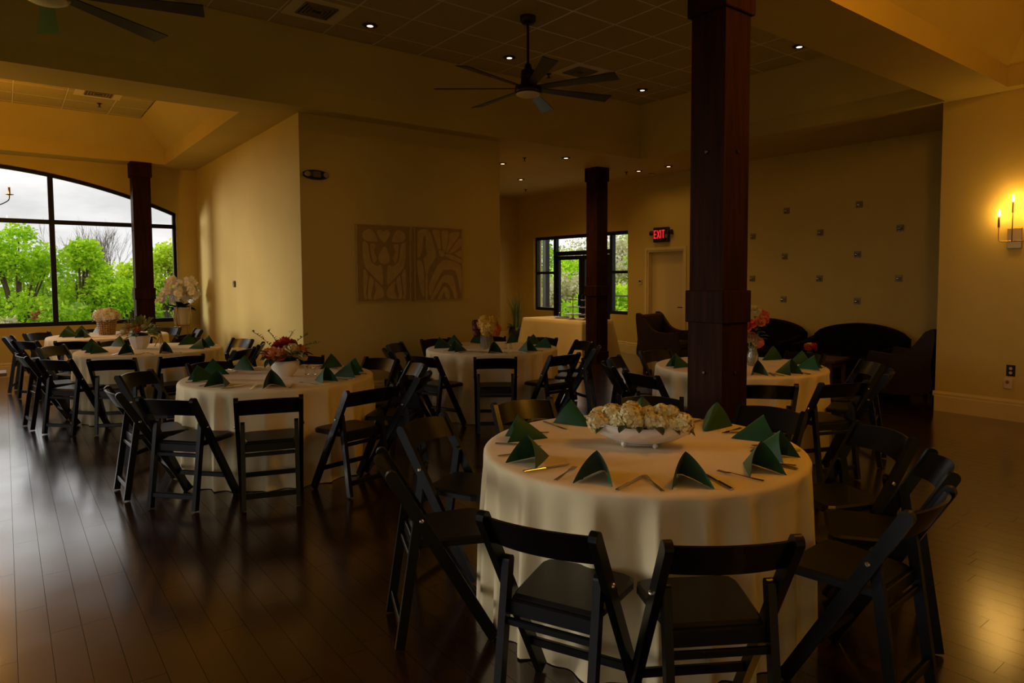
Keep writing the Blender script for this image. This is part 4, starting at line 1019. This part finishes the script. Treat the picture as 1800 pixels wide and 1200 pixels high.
# downlights
def downlight(x, y, z, label, watts=3):
    t = empty('downlight', (x, y, z)); tag(t, label, 'downlight', 'recessed downlights')
    MB().lathe([(.075, -.001), (.08, -.006), (.055, -.010), (.05, -.001)], 24).build('trim_ring', BRONZE, t)
    MB().lathe([(.034, -.010), (.0, -.013)], 16).build('lens', LED, t)
    L = bpy.data.lights.new('downlight_beam', 'SPOT'); L.energy = watts; L.color = (1, .56, .16); L.spot_size = R(150); L.spot_blend = 1; L.shadow_soft_size = .03
    o = bpy.data.objects.new('downlight_beam', L); COL.objects.link(o); o.parent = t; o.location = (0, 0, -.02)
for x, y, nm in ((3.27, 7.03, 'left of the hall fan near the wide vent'), (5.12, 6.97, 'just left of the hall fan rod'), (7.55, 6.96, 'in the far right corner of the hall coffer'), (7.65, 4.52, 'right of the large column, by the beam')):
    downlight(x, y, 4.352, 'lit downlight in the tiled ceiling, %s' % nm)
for x, y, nm, wt in ((7.48, 8.60, 'nearest, left of the slim column', 90), (6.96, 9.69, 'beside the painting wall edge', 110), (8.37, 11.02, 'deepest on the left', 115), (9.48, 8.82, 'just right of the slim column', 14), (9.53, 8.14, 'farthest right, above the lounge door', 9)):
    downlight(x, y, ZS-.001, 'lit downlight in the low passage ceiling, %s' % nm, wt)
def sprinkler(x, y, z, label):
    t = empty('sprinkler', (x, y, z)); tag(t, label, 'sprinkler', 'ceiling sprinklers')
    MB().lathe([(.035, 0), (.035, -.006), (.012, -.012), (.010, -.04), (.0, -.045)], 14).build('body', BRONZE, t); MB().lathe([(.0, -.052), (.028, -.052), (.028, -.055), (.0, -.056)], 12).build('deflector', BRONZE, t)
for x, y, z, nm in ((1.24, 12.16, 4.235, 'left coffer ceiling above the arched window'), (1.95, 6.98, 4.352, 'tiled ceiling between the cut-off fan and the vent'), (5.95, 7.2, 4.352, 'tiled ceiling behind the hall fan'), (6.93, 9.02, ZS-.001, 'passage ceiling left of the slim column'), (9.40, 12.2, ZS-.001, 'passage ceiling deep at the back'), (9.40, 9.06, ZS-.001, 'passage ceiling right of the slim column')):
    sprinkler(x, y, z, 'bronze sprinkler head on the %s' % nm)
t = empty('smoke_detector', (9.93, 8.9, ZS-.001)); tag(t, 'round smoke detector on the passage ceiling above the exit sign', 'smoke detector')
MB().lathe([(.06, 0), (.06, -.02), (.045, -.035), (.0, -.038)], 20).build('cover', PLASTW, t); MB().lathe([(.062, -.004), (.062, -.012)], 20).build('vent_ring', BRONZE, t)
def vent(x, y, z, label):
    t = empty('ceiling_vent', (x, y, z)); tag(t, label, 'vent', 'square ceiling vents')
    b = MB()
    MB().box(-.285, .285, -.285, .285, .0, .004).build('plate', GRID, t); MB().box(-.17, .17, -.17, .17, -.003, .001).build('duct_opening', PLASTB, t)
    for k, s in enumerate((.165, .13, .095, .06)):
        q = MB()
        for a in (-1, 1): q.box(-s, s, a*s-.007, a*s+.007, -.012-.002*k, -.003).box(a*s-.007, a*s+.007, -s, s, -.012-.002*k, -.003)
        q.build('louver', mat('louver', (.25, .18, .09), .5), t)
vent(2.66, 6.99, 4.352, 'square air vent in the tiled ceiling at the top left'); vent(6.23, 6.87, 4.352, 'square air vent in the tiled ceiling behind the hall fan'); vent(1.17, 11.5, 4.232, 'square air vent in the left coffer ceiling')

# ------------------------------------------------------------------ outdoors
GRASS = mat('lawn', (.06, .13, .02), .9, (.10, .16, .03), .6)
tag(MB().box(-120, 200, -60, 220, -3.6, -3.4).build('lawn', GRASS), 'green lawn far below the windows', 'lawn', kind='stuff')
BARK = mat('bark', (.09, .065, .045), .9, (.05, .038, .028), 6, bump=.3, bscale=12)
LSP = leaf_mat('spring_leaf', (.24, .52, .012), (.72, .95, .06)); LYL = leaf_mat('yellow_green_leaf', (.36, .58, .015), (.82, .95, .10)); LMD = leaf_mat('mid_leaf', (.14, .34, .015), (.50, .72, .06)); LPK = leaf_mat('pale_spring_leaf', (.40, .42, .15), (.85, .78, .58)); LRD = leaf_mat('copper_leaf', (.28, .10, .04), (.36, .18, .06))
def tree(x, y, z0, h, cr, n, lm, seed, label, lsz=.13, blobs=26, name='leafy_tree', low=.25):
    q = random.Random(seed); t = empty(name, (x, y, z0)); tag(t, label, 'tree' if h > 2.2 else 'shrub')
    b = MB(); b.tube([(0, 0, 0), (q.uniform(-.1, .1), q.uniform(-.1, .1), h*.35), (q.uniform(-.15, .15), 0, h*.75)], [h*.022, h*.016, h*.005], 7)
    cs = []
    for k in range(blobs):
        a = q.random()*2*PI; u = q.random(); zz = h*(low+(1-low)*u); rr_ = cr*(math.sin(PI*min(1, .18+.80*u))**.7)*math.sqrt(q.random())
        c = Vector((rr_*math.cos(a), rr_*math.sin(a), zz*.94)); cs.append((c, cr*q.uniform(.30, .50)))
        b.tube([(0, 0, zz*.5), (c.x*.5, c.y*.5, zz*.75), tuple(c)], [h*.008, h*.005, h*.002], 5)
    b.build('trunk', BARK, t)
    V = []; Fc = []
    for k in range(n):
        c, s = cs[q.randrange(len(cs))]
        d = Vector((q.gauss(0, 1), q.gauss(0, 1), q.gauss(0, .8))); d = d.normalized()*s*q.random()**.4
        p = c+d; e = Vector((q.gauss(0, 1), q.gauss(0, 1), q.gauss(0, .6))).normalized(); g = e.orthogonal().normalized(); g = Matrix.Rotation(q.random()*6, 3, e) @ g
        L = lsz*q.uniform(.6, 1.3); o = len(V)
        V += [p, p+e*L*.5+g*L*.32, p+e*L, p+e*L*.5-g*L*.32]; Fc.append((o, o+1, o+2, o+3))
    me = bpy.data.meshes.new('foliage'); me.from_pydata([tuple(p) for p in V], [], Fc); me.materials.append(lm)
    tag(link('foliage', me, t), kind='stuff')
GZ = -3.4
# view of the arched window
tree(.35, 27.0, GZ, 6.9, 1.35, 16000, LSP, 1, 'bright green tree at the left edge of the arched window', lsz=.13, blobs=30)
tree(1.95, 26.0, GZ, 6.5, 1.0, 13000, LSP, 2, 'bright green tree right of the window mullion', lsz=.13, blobs=26)
tree(2.75, 25.5, GZ, 5.3, .9, 9000, LSP, 4, 'rounded green tree in front of the bare tree', lsz=.13)
tree(4.55, 26.5, GZ, 6.5, .95, 12000, LYL, 3, 'yellow-green tree at the right end of the arched window', lsz=.13, blobs=26)
tree(3.55, 28.0, GZ, 5.7, 1.0, 10000, LYL, 5, 'low yellow-green tree left of the window column', lsz=.13)
tree(-1.5, 28.0, GZ, 7.0, 1.5, 8000, LSP, 6, 'green tree beyond the left edge of the arched window')
tree(1.2, 23.6, GZ, 4.3, .9, 9000, LMD, 7, 'mid green bush low behind the window mullion', name='leafy_bush', low=.1)
tree(-.1, 23.2, GZ, 4.2, .7, 6000, LPK, 8, 'pale blossoming bush at the lower left of the arched window', name='leafy_bush', low=.1)
tree(2.4, 23.6, GZ, 4.4, .8, 9000, LSP, 9, 'spring green bush below the bare tree', name='leafy_bush', low=.1)
tree(3.5, 24.0, GZ, 4.2, .8, 8000, LMD, 12, 'mid green bush left of the window column', name='leafy_bush', low=.1)
tree(4.6, 24.0, GZ, 4.4, .8, 8000, LSP, 13, 'spring green bush behind the orchid', name='leafy_bush', low=.1)
tree(.75, 24.8, GZ, 4.2, .35, 1500, LRD, 10, 'copper-leaved shrub left of the window mullion', name='copper_shrub', low=.3)
for k, (x, y, h, nm) in enumerate(((-2, 44, 5.2, 'far left'), (1.5, 42, 5.6, 'centre left'), (9.5, 44, 6.2, 'far right'), (13.5, 42, 6.2, 'rightmost'))):
    tree(x, y, GZ, h, 2.3, 7000, LMD, 70+k, 'distant mid green tree behind the others, %s' % nm, lsz=.26)
def bare_tree(x, y, z0, h, label):
    q = random.Random(21); t = empty('bare_tree', (x, y, z0)); tag(t, label, 'tree'); b = MB()
    def br(p, d, L, r_, lv):
        mid = p + d*L*.5 + Vector((q.uniform(-1, 1), q.uniform(-1, 1), 0))*L*.05; e = p+d*L
        b.tube([p, mid, e], [r_, r_*.8, r_*.6], 5 if lv < 3 else 3, cap=False)
        if lv >= 6: return
        for k in range(3):
            a = q.random()*2*PI; s = q.uniform(.25, .5)
            nd = (d + Vector((math.cos(a)*s, math.sin(a)*s, .22))).normalized(); br(p + d*L*q.uniform(.6, 1), nd, L*q.uniform(.62, .82), r_*.58, lv+1)
    br(Vector((0, 0, 0)), Vector((0, 0, 1)), h*.31, h*.011, 0)
    b.build('branches', mat('grey_bark', (.16, .13, .115), .9), t)
bare_tree(3.55, 33, GZ, 8.3, 'leafless grey tree standing behind the green trees')
t = empty('low_building', (4.6, 46, GZ)); tag(t, 'low red building with a white roof edge behind the trees', 'building')
MB().box(-4, 3, 0, 4, 0, 3.7).build('wall', mat('red_brick_far', (.28, .06, .03), .9), t); MB().box(-4.3, 3.3, -.3, 4.3, 3.7, 4.05).build('roof_edge', mat('white_fascia', (.75, .74, .72), .7), t)
for k in range(4): MB().box(-3.2+1.6*k, -2.2+1.6*k, -.03, .02, 1.2, 2.6).build('window', PLASTB, t)
# view of the terrace
tr = mat('deck_board', (.66, .62, .54), .7, (.60, .56, .48), 3, stretch=(1, 14, 1))
g = empty('deck', (0, 0, 0)); tag(g, 'timber deck outside the terrace doors', 'deck')
DB = MB().box(10.62, 14.0, 0, .135, -.05, -.012, b=.003).mesh('deck_board', tr)
for k in range(44): link('deck_board', DB, g, (0, 8.2+k*.14, 0))
for k in range(5): MB().box(10.75+k*.75, 10.85+k*.75, 8.2, 14.36, -.25, -.05).build('joist', tr, g)
for k in range(3): MB().box(11.0+1.3*k, 11.12+1.3*k, 8.5, 8.62, GZ, -.25).box(11.0+1.3*k, 11.12+1.3*k, 13.9, 14.02, GZ, -.25).build('support_post', tr, g)
g = empty('cable_railing', (13.9, 0, 0)); tag(g, 'dark cable railing along the terrace edge', 'railing')
for y in (8.3, 9.75, 11.2, 12.65, 14.2): MB().box(-.035, .035, y-.035, y+.035, -.012, 1.04).build('post', BLACKF, g)
MB().box(-.04, .04, 8.2, 14.3, 1.03, 1.075).build('top_rail', BLACKF, g)
for k in range(8): MB().tube([(0, 8.2, .10+k*.115), (0, 14.3, .10+k*.115)], .006, 6).build('cable', BLACKF, g)
t = empty('porch_post', (12.9, 15.75, 0)); tag(t, 'dark steel post standing outside the left terrace window', 'post'); MB().box(-.075, .075, -.075, .075, -.012, 3.4).build('shaft', BLACKF, t); MB().box(-.11, .11, -.11, .11, -.012, .25, b=.01).build('base', BLACKF, t)
t = empty('porch_roof', (0, 0, 0)); tag(t, 'green-grey porch roof edge above the right terrace window', 'roof'); MB().box(10.65, 12.1, 7.0, 10.9, 3.02, 3.2).build('soffit', mat('porch_green', (.10, .16, .10), .7), t); MB().box(12.1, 12.16, 7.0, 10.96, 2.96, 3.25).build('fascia', mat('porch_green2', (.14, .2, .14), .7), t)
for x, y, a, nm in ((11.9, 12.1, 200, 'left'), (11.7, 10.0, 150, 'right')):
    o = copy_tree(CHAIR); o.location = (x, y, -.012); o.rotation_euler.z = R(a); tag(o, 'black folding chair outside on the deck, %s one' % nm, 'chair', 'black folding chairs on the deck')
far = [(22, 30, 4.6, 2.2, LSP, 'bright green'), (28, 31, 5.0, 2.6, LPK, 'pale budding'), (34, 38, 6.2, 3.0, LSP, 'spring green'), (26, 27, 4.4, 2.2, LSP, 'fresh low'), (35, 34, 6.0, 2.8, LPK, 'pinkish budding'), (29, 26.2, 4.9, 2.2, LYL, 'yellow-green'), (37, 32.0, 9.6, 3.4, LMD, 'tall mid green'), (20, 32, 4.6, 2.0, LYL, 'yellow-green leaning'), (44, 54, 8.6, 4.2, LMD, 'broad far'), (52, 57, 9.0, 4.6, LPK, 'pale far'), (56, 53, 9.6, 4.8, LSP, 'light far'), (47, 46, 8.2, 4.0, LPK, 'faded far')]
for k, (x, y, h, cr, lm, nm) in enumerate(far):
    tree(x, y, GZ, h, cr, 5500, lm, 40+k, '%s tree beyond the terrace railing' % nm, lsz=.30, blobs=24)
t = empty('pale_shed', (33.5, 39, GZ), R(-30)); tag(t, 'pale low roofed building among the trees beyond the terrace', 'building')
MB().box(-4, 4, -2, 2, 0, 2.8).build('wall', mat('pale_siding', (.6, .58, .55), .8), t); MB().prism([(-2.3, 2.8), (2.3, 2.8), (0, 4.0)], -4.3, 4.3, axis='x').build('roof', mat('pale_roof', (.62, .62, .64), .7), t)
